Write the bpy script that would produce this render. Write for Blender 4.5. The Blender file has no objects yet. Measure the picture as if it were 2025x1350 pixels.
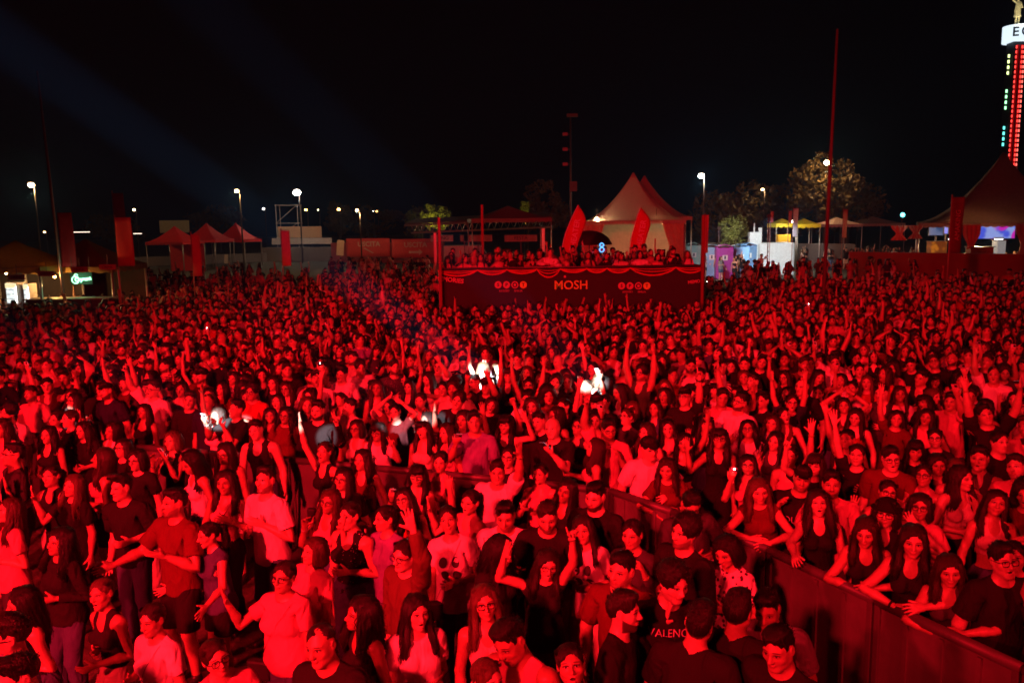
import bpy, math, random
import numpy as np
from mathutils import Vector, Matrix
from mathutils.bvhtree import BVHTree

SC = bpy.context.scene
COL = SC.collection
# ------------------------------------------------------------ camera, night sky, stage light, exposure
FPX, CW, CH = 1650.0, 2025.0, 1350.0
CAM_Z, PITCH, ROLL = 4.1, math.atan((675 - 437) / FPX), math.radians(0.8)
cam = bpy.data.cameras.new('camera'); cam_ob = bpy.data.objects.new('camera', cam); COL.objects.link(cam_ob)
cam.sensor_width = 36.0; cam.lens = 36.0 * FPX / CW; cam.clip_start = .05; cam.clip_end = 3000
cam_ob.matrix_world = Matrix.Translation((0, 0, CAM_Z)) @ Matrix.Rotation(math.pi / 2 - PITCH, 4, 'X') @ Matrix.Rotation(-ROLL, 4, 'Z')
SC.camera = cam_ob
SC.view_settings.view_transform = 'Standard'; SC.view_settings.look = 'None'; SC.view_settings.exposure = 0.0; SC.view_settings.gamma = 1.0
SC.view_settings.use_curve_mapping = False
SC.cycles.use_denoising = True
SC.cycles.filter_width = 1.7
SC.cycles.sample_clamp_indirect = 4.0

world = bpy.data.worlds.new('World'); SC.world = world; world.use_nodes = True
wn = world.node_tree; bg = wn.nodes['Background']
sky = wn.nodes.new('ShaderNodeTexSky'); sky.sky_type = 'NISHITA'; sky.sun_disc = False
sky.sun_elevation = math.radians(-8); sky.sun_rotation = math.radians(150)
wn.links.new(sky.outputs[0], bg.inputs[0]); bg.inputs[1].default_value = 0.05
moon = bpy.data.lights.new('moonlight', 'SUN'); moon.energy = .003; moon.angle = math.radians(.5); moon.color = (.8, .88, 1)
moon_ob = bpy.data.objects.new('moonlight', moon); COL.objects.link(moon_ob); moon_ob.rotation_euler = (math.radians(50), 0, math.radians(150))

def ray(px, py):
    d = Vector(((px - CW / 2) / FPX, -(py - CH / 2) / FPX, -1.0))
    return (cam_ob.matrix_world.to_3x3() @ d).normalized()
def at(px, py, depth):
    """point seen at a pixel, at a given distance straight ahead"""
    d = ray(px, py); return Vector((0, 0, CAM_Z)) + d * (depth / d.y)
def on_plane(px, py, z):
    d = ray(px, py); return Vector((0, 0, CAM_Z)) + d * ((z - CAM_Z) / d.z)
def px_of(p):
    q = cam_ob.matrix_world.inverted() @ Vector(p)
    return (CW / 2 + FPX * q.x / -q.z, CH / 2 - FPX * q.y / -q.z)

def spot(name, loc, target, energy, color, size, blend, radius):
    l = bpy.data.lights.new(name, 'SPOT'); l.energy = energy; l.color = color; l.spot_size = math.radians(size); l.spot_blend = blend; l.shadow_soft_size = radius
    o = bpy.data.objects.new(name, l); COL.objects.link(o); o.location = loc
    o.rotation_euler = (Vector(target) - Vector(loc)).to_track_quat('-Z', 'Y').to_euler(); return o
RED = (1.0, .007, .017)
# red wash lamps hanging over the stage behind the photographer
spot('stage_wash_lamp', (-12, -4.5, 7.6), (.5, 9.5, 1.2), 11500, RED, 84, .7, .45)
spot('stage_wash_lamp', (-6.5, -7.5, 9.2), (0, 20, 1.2), 38000, RED, 56, .85, .40)
spot('stage_wash_lamp', (7.0, -7.5, 9.0), (4, 16, 1.2), 8000, RED, 64, .85, .45)
# narrow white beams from the stage picking out a few faces in the crowd
BEAMS = [((955, 740), 1.50, 1.3, 520000), ((1183, 764), 1.45, 1.3, 190000), ((430, 824), 1.55, .95, 190000), ((576, 826), 1.95, .45, 70000), ((122, 826), 1.40, 1.0, 80000), ((850, 826), 1.50, .85, 60000), ((783, 838), 1.50, .7, 50000)]
for i, (q, zt_, ang, e) in enumerate(BEAMS):
    spot('stage_beam_lamp', (-5.6 + .45 * i, -9.5, 10.2), on_plane(q[0], q[1], zt_), e * 1.5, (.84, .92, 1.0), ang, .55, .02)
# ---------------------------------------------------------------- figure kit
# Bodies, garments and hair are signed-distance shapes turned into meshes once
# (surface nets), reduced to a few levels of detail and then posed per person.
BIG = 1.0
def sstep(x, a, b):
    t = np.clip((x - a) / (b - a), 0.0, 1.0)
    return t * t * (3 - 2 * t)

class Field:
    """half field (x >= 0), mirrored on extraction"""
    def __init__(s, xs, ys, zs):
        s.xs, s.ys, s.zs = [np.asarray(a, dtype=np.float32) for a in (xs, ys, zs)]
        s.D = np.full((len(xs), len(ys), len(zs)), BIG, dtype=np.float32)
    def _sl(s, lo, hi):
        r = []
        for a, l, h in zip((s.xs, s.ys, s.zs), lo, hi):
            i = max(0, int(np.searchsorted(a, l)) - 1); j = min(len(a), int(np.searchsorted(a, h)) + 1)
            if j <= i: return None
            r.append(slice(i, j))
        return tuple(r)
    def _P(s, sl):
        return s.xs[sl[0]][:, None, None], s.ys[sl[1]][None, :, None], s.zs[sl[2]][None, None, :]
    def _join(s, sl, d, k, op):
        A = s.D[sl]
        if op == 'sub':
            h = np.clip(.5 + .5 * (-d - A) / k, 0, 1)
            s.D[sl] = A * (1 - h) + (-d) * h + k * h * (1 - h)
        else:
            h = np.clip(.5 + .5 * (A - d) / k, 0, 1)
            s.D[sl] = A * (1 - h) + d * h - k * h * (1 - h)
    def cone(s, a, b, r1, r2, k=.02, sq=(1, 1, 1), op='add'):
        a = np.array(a, float); b = np.array(b, float); m = max(r1, r2) + k + .02
        sl = s._sl(np.minimum(a, b) - m, np.maximum(a, b) + m)
        if sl is None: return
        X, Y, Z = s._P(sl); q = np.array(sq, float)
        X = (X - a[0]) / q[0]; Y = (Y - a[1]) / q[1]; Z = (Z - a[2]) / q[2]; ba = (b - a) / q
        t = np.clip((X * ba[0] + Y * ba[1] + Z * ba[2]) / max(1e-9, float(ba @ ba)), 0, 1)
        d = np.sqrt((X - t * ba[0]) ** 2 + (Y - t * ba[1]) ** 2 + (Z - t * ba[2]) ** 2) - (r1 + (r2 - r1) * t)
        s._join(sl, d * q.min(), k, op)
    def path(s, pts, rs, k=.02, **kw):
        for i in range(len(pts) - 1): s.cone(pts[i], pts[i + 1], rs[i], rs[i + 1], k, **kw)
    def ell(s, c, r, k=.02, op='add'):
        c = np.array(c, float); r = np.array(r, float); m = k + .02
        sl = s._sl(c - r - m, c + r + m)
        if sl is None: return
        X, Y, Z = s._P(sl); X = X - c[0]; Y = Y - c[1]; Z = Z - c[2]
        k0 = np.sqrt((X / r[0]) ** 2 + (Y / r[1]) ** 2 + (Z / r[2]) ** 2)
        k1 = np.sqrt((X / r[0] ** 2) ** 2 + (Y / r[1] ** 2) ** 2 + (Z / r[2] ** 2) ** 2) + 1e-6
        s._join(sl, k0 * (k0 - 1) / k1, k, op)
    def cut(s, fn):
        """intersect with fn(X,Y,Z) < 0"""
        sl = (slice(None),) * 3
        s.D = np.maximum(s.D, fn(*s._P(sl)).astype(np.float32))
    def warp(s, fn):
        s.D = (s.D + fn(*s._P((slice(None),) * 3))).astype(np.float32)
    def mesh(s, asym=None):
        D = np.concatenate([s.D[::-1], s.D], 0); xs = np.concatenate([-s.xs[::-1], s.xs])
        if asym is not None: D = D + asym(xs[:, None, None], s.ys[None, :, None], s.zs[None, None, :])
        return surface_nets(D, xs, s.ys, s.zs)

def surface_nets(D, xs, ys, zs):
    S = D < 0
    cnt = np.zeros(tuple(n - 1 for n in D.shape), np.int8)
    for a in (0, 1):
        for b in (0, 1):
            for c in (0, 1):
                cnt += S[a:S.shape[0] - 1 + a, b:S.shape[1] - 1 + b, c:S.shape[2] - 1 + c]
    act = (cnt > 0) & (cnt < 8)
    I, J, K = np.nonzero(act)
    vid = np.full(cnt.shape, -1, np.int32); vid[I, J, K] = np.arange(len(I))
    pos = np.zeros((len(I), 3)); n = np.zeros(len(I))
    cor = [(a, b, c) for a in (0, 1) for b in (0, 1) for c in (0, 1)]
    for p in cor:
        for ax in range(3):
            if p[ax]: continue
            q = list(p); q[ax] = 1
            d0 = D[I + p[0], J + p[1], K + p[2]]; d1 = D[I + q[0], J + q[1], K + q[2]]
            m = (d0 < 0) != (d1 < 0)
            t = np.where(m, d0 / np.where(m, d0 - d1, 1), 0)
            c = np.stack([xs[I + p[0]] + (xs[I + q[0]] - xs[I + p[0]]) * t, ys[J + p[1]] + (ys[J + q[1]] - ys[J + p[1]]) * t,
                          zs[K + p[2]] + (zs[K + q[2]] - zs[K + p[2]]) * t], 1)
            pos += c * m[:, None]; n += m
    pos /= np.maximum(n, 1)[:, None]
    F = []
    for ax in range(3):
        o = [(1, 2), (2, 0), (0, 1)][ax]
        sa = [slice(1, -1)] * 3; sb = [slice(1, -1)] * 3
        sa[ax] = slice(0, -1); sb[ax] = slice(1, None)
        A = S[tuple(sa)]; B = S[tuple(sb)]
        e = np.argwhere(A != B)
        if not len(e): continue
        fl = A[e[:, 0], e[:, 1], e[:, 2]]
        e = e + 1; e[:, ax] -= 1
        def cell(du, dv):
            g = e.copy(); g[:, o[0]] -= du; g[:, o[1]] -= dv
            return vid[g[:, 0], g[:, 1], g[:, 2]]
        q = np.stack([cell(1, 1), cell(0, 1), cell(0, 0), cell(1, 0)], 1)
        q[~fl] = q[~fl][:, ::-1]
        F.append(q)
    return pos, np.concatenate(F)

def set_mesh(name, V, F, attrs=None):
    me = bpy.data.meshes.new(name); V = np.ascontiguousarray(V, np.float32); F = np.ascontiguousarray(F, np.int32)
    k = F.shape[1]
    me.vertices.add(len(V)); me.vertices.foreach_set('co', V.ravel())
    me.loops.add(F.size); me.loops.foreach_set('vertex_index', F.ravel())
    me.polygons.add(len(F)); me.polygons.foreach_set('loop_start', np.arange(0, F.size, k, dtype=np.int32))
    me.polygons.foreach_set('use_smooth', np.ones(len(F), bool))
    me.update(calc_edges=True)
    for n_, a in (attrs or {}).items():
        a = np.ascontiguousarray(a, np.float32)
        if a.shape[1] == 4:
            me.attributes.new(n_, 'FLOAT_COLOR', 'POINT').data.foreach_set('color', a.ravel())
        else:
            me.attributes.new(n_, 'FLOAT_VECTOR', 'POINT').data.foreach_set('vector', a.ravel())
    return me

def decimate(V, Q, target_tris):
    me = set_mesh('tmp', V, Q); ob = bpy.data.objects.new('tmp', me); bpy.context.scene.collection.objects.link(ob)
    r = target_tris / (2.0 * len(Q))
    if r < 1:
        m = ob.modifiers.new('d', 'DECIMATE'); m.ratio = r
    dg = bpy.context.evaluated_depsgraph_get(); ev = ob.evaluated_get(dg); em = ev.to_mesh(); em.calc_loop_triangles()
    v = np.zeros(len(em.vertices) * 3, np.float32); em.vertices.foreach_get('co', v)
    t = np.zeros(len(em.loop_triangles) * 3, np.int32); em.loop_triangles.foreach_get('vertices', t)
    ev.to_mesh_clear(); bpy.data.objects.remove(ob); bpy.data.meshes.remove(me)
    return v.reshape(-1, 3), t.reshape(-1, 3)

# skeleton in rest pose: person faces -Y, arms 35 degrees below horizontal
SEX = {'f': dict(sh=.158, arm=1.0, rib=(.122, .084), waist=(.104, .076), hip=(.150, .106), neck=.047, jaw=0.0),
       'm': dict(sh=.186, arm=1.24, rib=(.150, .100), waist=(.128, .092), hip=(.140, .104), neck=.058, jaw=.006)}
A0 = np.array([math.cos(math.radians(35)), 0, -math.sin(math.radians(35))])
N0 = np.array([-math.sin(math.radians(35)), 0, -math.cos(math.radians(35))])
T0 = np.array([0, -1.0, 0])
LU, LF = .275, .245
def sk(sex):
    S = np.array([SEX[sex]['sh'], .012, 1.378]); return S, S + LU * A0, S + (LU + LF) * A0
FING = [(-.031, .070, -.16), (-.011, .079, -.03), (.009, .073, .07), (.028, .057, .19)]   # y offset, length, spread
def finger_geo(sex):
    S, E, W = sk(sex); out = []
    for y, L, sp in FING:
        r = W + .09 * A0 + np.array([0, y, 0]) - abs(y - .0) * .10 * A0
        d = A0 + np.array([0, sp, 0]); out.append((r, d / np.linalg.norm(d), L))
    d = .62 * A0 + .72 * T0 + .22 * N0; out.append((W + .024 * A0 + .024 * T0, d / np.linalg.norm(d), .075))
    return out

def torso_prims(f, sex, g=0.0, k=.05):
    p = SEX[sex]; rx, ry = p['rib']; wx, wy = p['waist']; hx, hy = p['hip']; sh = p['sh']
    f.ell((0, .012, 1.26), (rx + g, ry + g, .18 + g), k)
    f.cone((0, .012, 1.370), (sh - .045, .012, 1.362), .066 + g, .050 + g, k)
    f.cone((.02, .03, 1.455), (sh - .03, .02, 1.388), .038 + g, .034 + g, .04)
    f.ell((0, .004, 1.09), (wx + g, wy + g, .15 + g), k)
    f.ell((0, .012, .92), (hx + g, hy + g, .13 + g), k)
    f.ell((.068, .055, .89), (.085 + g, .075 + g, .085 + g), .04)
    if sex == 'f':
        f.ell((.066, -.070, 1.255), (.060 + g, .056 + g, .060 + g), .03)
        f.ell((-.066, -.070, 1.255), (.060 + g, .056 + g, .060 + g), .03)
    else:
        f.ell((.07, -.055, 1.295), (.075 + g, .045 + g, .06 + g), .04)
def leg_prims(f, sex, g=0.0, k=.03):
    f.cone((.083, .005, .86), (.096, .0, .49), .086 + g, .056 + g, k)
    f.path([(.096, .0, .49), (.098, .02, .33), (.10, .022, .09)], [.054 + g, .053 + g, .036 + g], k)
def arm_prims(f, sex, g=0.0):
    S, E, W = sk(sex); a = SEX[sex]['arm']
    f.ell(S + np.array([-.012, 0, -.004]), np.array([.056, .054, .056]) * (.5 + .5 * a) + g, .045)
    f.cone(S, E, .046 * a + g, .036 * a + g, .03)
    f.path([E, E + .08 * A0, W], [.036 * a + g, .036 * a + g, .0235 * (.6 + .4 * a) + g], .02)
def hand_prims(f, sex):
    S, E, W = sk(sex); a = .75 + .25 * SEX[sex]['arm']
    for y, r in ((-.026, .0165), (-.008, .017), (.010, .0165), (.025, .015)):
        f.cone(W + .012 * A0 + np.array([0, y * .55, 0]), W + .086 * A0 + np.array([0, y, 0]), r * a * .95, r * a * .82, .012)
    for i, (r, d, L) in enumerate(finger_geo(sex)):
        if i < 4: f.path([r - .012 * d, r + .5 * L * d, r + L * d], [.0098 * a, .0088 * a, .0074 * a], .004)
        else: f.path([r, r + .4 * L * d, r + L * d], [.0165 * a, .0115 * a, .0088 * a], .008)
def head_prims(f, sex, mouth=0):
    j = SEX[sex]['jaw']; nk = SEX[sex]['neck']
    f.cone((0, .026, 1.40), (0, .010, 1.55), nk + .006, nk, .035)
    f.ell((0, .013, 1.632), (.0725, .092, .088), .02)
    f.ell((0, -.026, 1.582), (.059 + j * .6, .062, .075 + j * .5), .03)
    f.cone((.046 + j, .004, 1.556), (.012 + j, -.060, 1.517 - .006 * mouth), .021, .017 + j * .4, .025)
    f.ell((0, -.070, 1.517 - j - .008 * mouth), (.019 + j, .018, .016), .02)
    f.ell((.041, -.052, 1.583), (.025, .024, .022), .02)
    f.cone((0, -.078, 1.630), (.044, -.064, 1.629), .013 + j * .3, .011, .014)
    f.ell((.031, -.094, 1.610), (.019, .016, .0115), .012, op='sub')
    f.ell((.031, -.0705, 1.610), (.0135, .0135, .0125), .003)
    f.cone((0, -.083, 1.618), (0, -.108, 1.580), .0075, .0105 + j * .2, .010)
    f.ell((.0115, -.096, 1.576), (.0085, .0105, .0075), .006)
    f.ell((0, -.0865, 1.552), (.022, .0095, .0055), .006)
    f.ell((0, -.0855, 1.5405 - .010 * mouth), (.019, .0105, .0065), .006)
    if mouth: f.ell((0, -.094, 1.5455 - .002), (.0165, .026, .0098), .004, op='sub')
    f.ell((.0765, .014, 1.602), (.0085, .020, .030), .008)
    f.ell((.083, .010, 1.604), (.006, .011, .018), .004, op='sub')

def axis_pts(segs):
    """segments (start, end, step) -> sorted samples"""
    out = []
    for a, b, h in segs:
        n = max(1, int(round((b - a) / h))); out += [a + (b - a) * i / n for i in range(n)]
    out.append(segs[-1][1]); return np.array(out)

def body_template(sex, mouth, lod):
    h = {0: 1.0, 1: 1.6, 2: 2.6}[lod]; S, E, W = sk(sex)
    wx = W[0]
    xs = axis_pts([(.0022, .092, .0044 * h), (.092, wx - .02, .012 * h), (wx - .02, wx + .17, .0056 * h)])
    ys = axis_pts([(-.20, -.13, .012 * h), (-.13, .06, .0050 * h), (.06, .17, .009 * h)])
    zs = axis_pts([(-.02, .85, .018 * h), (.85, W[2] - .14, .013 * h), (W[2] - .14, W[2] + .06, .0060 * h), (W[2] + .06, 1.48, .012 * h), (1.48, 1.74, .0044 * h)])
    f = Field(xs, ys, zs)
    torso_prims(f, sex); leg_prims(f, sex)
    f.cone((.10, .035, .045), (.112, -.13, .035), .042, .034, .03)
    arm_prims(f, sex); hand_prims(f, sex); head_prims(f, sex, mouth)
    V, Q = f.mesh()
    return decimate(V, Q, {0: 6400, 1: 2200, 2: 370}[lod])

def arm_t(X, Y, Z, sex):
    S, E, W = sk(sex); dx, dy, dz = X - S[0], Y - S[1], Z - S[2]
    t = dx * A0[0] + dz * A0[2]
    return t, np.sqrt((dx - t * A0[0]) ** 2 + dy ** 2 + (dz - t * A0[2]) ** 2)

def garment_template(kind, sex, lod):
    h = {0: 1.0, 1: 1.6, 2: 2.8}[lod]; S, E, W = sk(sex)
    top = kind in ('tee', 'vtee', 'tank', 'crop', 'tube', 'shirt', 'croptee', 'vest')
    if top:
        xs = axis_pts([(.004, (W[0] + .02) if kind == 'shirt' else .42, .0095 * h)]); ys = axis_pts([(-.21, .21, .0095 * h)]); zs = axis_pts([(.74, 1.52, .0095 * h)])
    else:
        xs = axis_pts([(.005, .30, .012 * h)]); ys = axis_pts([(-.24, .24, .012 * h)]); zs = axis_pts([(-.02, 1.10, .014 * h)])
    f = Field(xs, ys, zs)
    if kind in ('tee', 'vtee', 'shirt', 'croptee', 'vest'):
        g = .014; torso_prims(f, sex, g, .06)
        hx = SEX[sex]['hip'][0]
        f.cone((0, .006, 1.20), (0, .008, .86), .148 if sex == 'f' else .165, hx + .032, .05, sq=(1, .74, 1))
        f.ell(S + np.array([-.012, 0, -.004]), np.array([.066, .064, .066]) * (.5 + .5 * SEX[sex]['arm']), .05)
        if kind == 'shirt':
            a = SEX[sex]['arm']; f.path([S, E, W], [.062 * a, .053 * a, .038 * a], .03)
        elif kind != 'vest':
            f.cone(S, S + .24 * A0, .063 * (.3 + .7 * SEX[sex]['arm']), .072 * (.3 + .7 * SEX[sex]['arm']), .03)
        hem = {'croptee': 1.06}.get(kind, .83)
        f.cut(lambda X, Y, Z: hem + .012 * np.sin(X * 22 + 1) * np.cos(Y * 25) - Z + 0 * Y)
        lim = .50 if kind == 'shirt' else (.045 if kind == 'vest' else (.16 if sex == 'f' else .20))
        def sl(X, Y, Z):
            t, r = arm_t(X, Y, Z, sex); return np.where((r < .16) & (X > .10), t - lim, -1.0)
        f.cut(sl)
        f.ell((0, -.004, 1.475), (.078, .082, .055), .01, op='sub')
        if kind in ('vtee',): f.cone((0, -.14, 1.33), (0, -.10, 1.50), .012, .085, .012, op='sub')
        if kind in ('shirt', 'vest'): f.cone((0, -.16, 1.24), (0, -.10, 1.50), .008, .060, .012, op='sub')
    elif kind in ('tank', 'crop', 'tube'):
        torso_prims(f, sex, .0085, .05)
        hem = .86 if kind == 'tank' else (1.13 if kind == 'crop' else 1.10)
        f.cut(lambda X, Y, Z: hem + .006 * np.sin(X * 30) - Z + 0 * Y)
        f.ell((SEX[sex]['sh'] + .035, .012, 1.395), (.085, .14, .155), .012, op='sub')
        if kind == 'tube':
            f.cut(lambda X, Y, Z: Z - (1.335 - .02 * np.cos(X * 30)) + 0 * Y)
        else:
            f.ell((0, -.125, 1.435), (.072, .115, .125), .012, op='sub'); f.ell((0, .10, 1.48), (.070, .11, .10), .012, op='sub')
    elif kind in ('trousers', 'shorts'):
        torso_prims(f, sex, .011, .05); leg_prims(f, sex, .017)
        if kind == 'trousers': f.path([(.098, .02, .33), (.10, .02, .05)], [.066, .062], .03)
        else: f.cone((.085, .004, .80), (.098, .002, .48), .098, .088, .03)
        f.cut(lambda X, Y, Z: Z - (1.015 if sex == 'f' else .985) + 0 * X + 0 * Y)
        lo = .055 if kind == 'trousers' else (.62 if sex == 'f' else .52)
        f.cut(lambda X, Y, Z: lo - Z + 0 * X + 0 * Y)
    elif kind == 'skirt':
        torso_prims(f, sex, .012, .05); f.cone((0, .01, .98), (0, .01, .55), .13, .23, .05, sq=(1, .8, 1))
        f.cut(lambda X, Y, Z: Z - 1.03 + 0 * X + 0 * Y); f.cut(lambda X, Y, Z: .56 - Z + 0 * X + 0 * Y)
    V, Q = f.mesh()
    n = ((1800, 640, 120) if top else (760, 340, 70))[lod]
    return decimate(V, Q, n)

def hair_template(kind, lod):
    h = {0: 1.0, 1: 1.5, 2: 2.6}[lod]; rng = random.Random(kind)
    zlo = 1.16 if kind in ('long', 'wavy', 'bangs', 'tail') else 1.44
    xs = axis_pts([(.003, .19, .0062 * h)]); ys = axis_pts([(-.15, .22, .0062 * h)]); zs = axis_pts([(zlo, 1.80, .0068 * h)])
    f = Field(xs, ys, zs); amp = .0032
    def cap(t=.009, top=.0):
        f.ell((0, .016, 1.634 + top * .5), (.0735 + t, .093 + t, .088 + t + top * .5), .012)
    def face(hl=0.0, w=.066):
        f.ell((0, -.118, 1.580 + hl), (w, .090, .108), .014, op='sub')
    def lock(th, zend, rad, r0=.026, front=0.0, wob=.0):
        # th: angle from the back (0) round to the temple (about 120 degrees)
        t = math.radians(th); sx, cy = math.sin(t), math.cos(t)
        pts = [(.070 * sx, .016 + .088 * cy, 1.675), (.088 * sx, .018 + .104 * cy, 1.60), (.092 * sx + .006, .022 + .095 * cy, 1.51),
               ((.094 + rad) * sx + .01, .03 + (.088 + rad) * cy - front, 1.42), ((.098 + rad) * sx + .008 + wob, .03 + (.085 + rad) * cy - front * 1.5, .5 * (1.42 + zend)), ((.095 + rad) * sx + wob * .3, .028 + (.08 + rad) * cy - front * 1.6, zend)]
        if zend > 1.44: pts = pts[:3] + [((.088 + rad) * sx, .022 + (.09 + rad) * cy, zend)]
        rs = [r0 * .8, r0, r0 * 1.05, r0, r0 * .8, .006][:len(pts) - 1] + [.008]
        f.path(pts, rs, .012)
    if kind in ('long', 'wavy', 'bangs'):
        cap(.010, .004); face()
        v = kind == 'wavy'
        for i in range(9):
            th = i * 14.5 + rng.uniform(-4, 4)
            lock(th, rng.uniform(1.20, 1.29) if not v else rng.uniform(1.24, 1.36), .018 if v else 0.004, .030 if v else .024, front=.045 * sstep(th, 70, 118), wob=rng.uniform(-.012, .012) * (2 if v else 1))
        if kind == 'bangs':
            for x in (.0, .018, .036, .054):
                f.path([(x * .9, -.045, 1.712), (x * 1.05, -.088, 1.675), (x * 1.12, -.093 + x * .35, 1.638)], [.016, .014, .007], .008)
        amp = .0045 if v else .003
    elif kind == 'bob':
        cap(.011, .004); face()
        for i in range(9): lock(i * 14.5 + rng.uniform(-4, 4), rng.uniform(1.475, 1.505), .006, .027)
    elif kind in ('tail', 'bun', 'back'):
        cap(.009); face(.004)
        f.cut(lambda X, Y, Z: (1.575 - .35 * (Y - .03)) - Z + 0 * X)
        if kind == 'tail': f.path([(0, .10, 1.655), (0, .152, 1.63), (0, .160, 1.52), (.0, .135, 1.38), (0, .125, 1.29)], [.022, .030, .034, .026, .006], .012)
        if kind == 'bun': f.ell((0, .085, 1.722), (.040, .040, .036), .012)
    elif kind in ('short', 'quiff'):
        cap(.007); face(.006, .063)
        f.cut(lambda X, Y, Z: (1.605 - .55 * np.clip(Y, -.02, .2)) - Z + 0 * X)
        f.ell((0, -.012, 1.705), (.064, .082, .034), .02)
        if kind == 'quiff':
            for x in (.0, .02, .04): f.path([(x, -.03, 1.725), (x * 1.05, -.085, 1.735), (x * 1.1, -.100, 1.712)], [.02, .018, .008], .01)
        f.ell((.085, .010, 1.600), (.02, .03, .038), .01, op='sub')
    elif kind == 'buzz':
        cap(.003); face(.012, .064)
        f.cut(lambda X, Y, Z: (1.60 - .5 * np.clip(Y, -.02, .2)) - Z + 0 * X); f.ell((.085, .010, 1.600), (.02, .03, .038), .01, op='sub'); amp = .0005
    elif kind in ('curly', 'afro'):
        c = .024 if kind == 'curly' else .045
        f.ell((0, .02, 1.650), (.0735 + c, .092 + c, .082 + c), .012); face(.0, .068); amp = .0
        if kind == 'afro':
            for i in range(8): lock(i * 15, rng.uniform(1.40, 1.47), .04, .045)
        else: f.cut(lambda X, Y, Z: 1.555 - Z + 0 * X + 0 * Y)
        f.warp(lambda X, Y, Z: .009 * (np.sin(95 * X + 3 * np.sin(40 * Z)) * np.sin(90 * Y + 2) * np.sin(100 * Z)))
    elif kind == 'cap':
        f.ell((0, .012, 1.655), (.088, .106, .080), .01); f.cut(lambda X, Y, Z: (1.648 + .05 * Y) - Z + 0 * X)
        f.path([(0, -.085, 1.660), (0.0, -.150, 1.650)], [.012, .009], .01, sq=(5.2, 1, .7)); amp = 0
    elif kind == 'hat':
        f.ell((0, .012, 1.66), (.090, .108, .078), .01); f.cut(lambda X, Y, Z: 1.640 - Z + 0 * X + 0 * Y)
        f.cone((0, .01, 1.652), (0, .01, 1.648), .105, .135, .02, sq=(1, 1.1, .12)); amp = 0
    if amp:
        f.warp(lambda X, Y, Z: amp * np.sin(34 * np.arctan2(X, Y - .016) + 2.5 * np.sin(14 * Z + 6 * Y)))
    asym = (lambda X, Y, Z: .004 * np.sin(31 * X + 19 * Z + 7 * Y)) if amp else None
    V, Q = f.mesh(asym)
    big = kind in ('long', 'wavy', 'bangs', 'afro', 'bob', 'tail')
    V, F = decimate(V, Q, ((1900, 700, 135) if big else (1100, 420, 90))[lod])
    if lod < 2 and kind not in ('cap', 'hat', 'buzz'):
        V2, F2 = hair_ribbons(kind, lod); F = np.concatenate([F, F2 + len(V)]); V = np.concatenate([V, V2])
    return V, F

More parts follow.
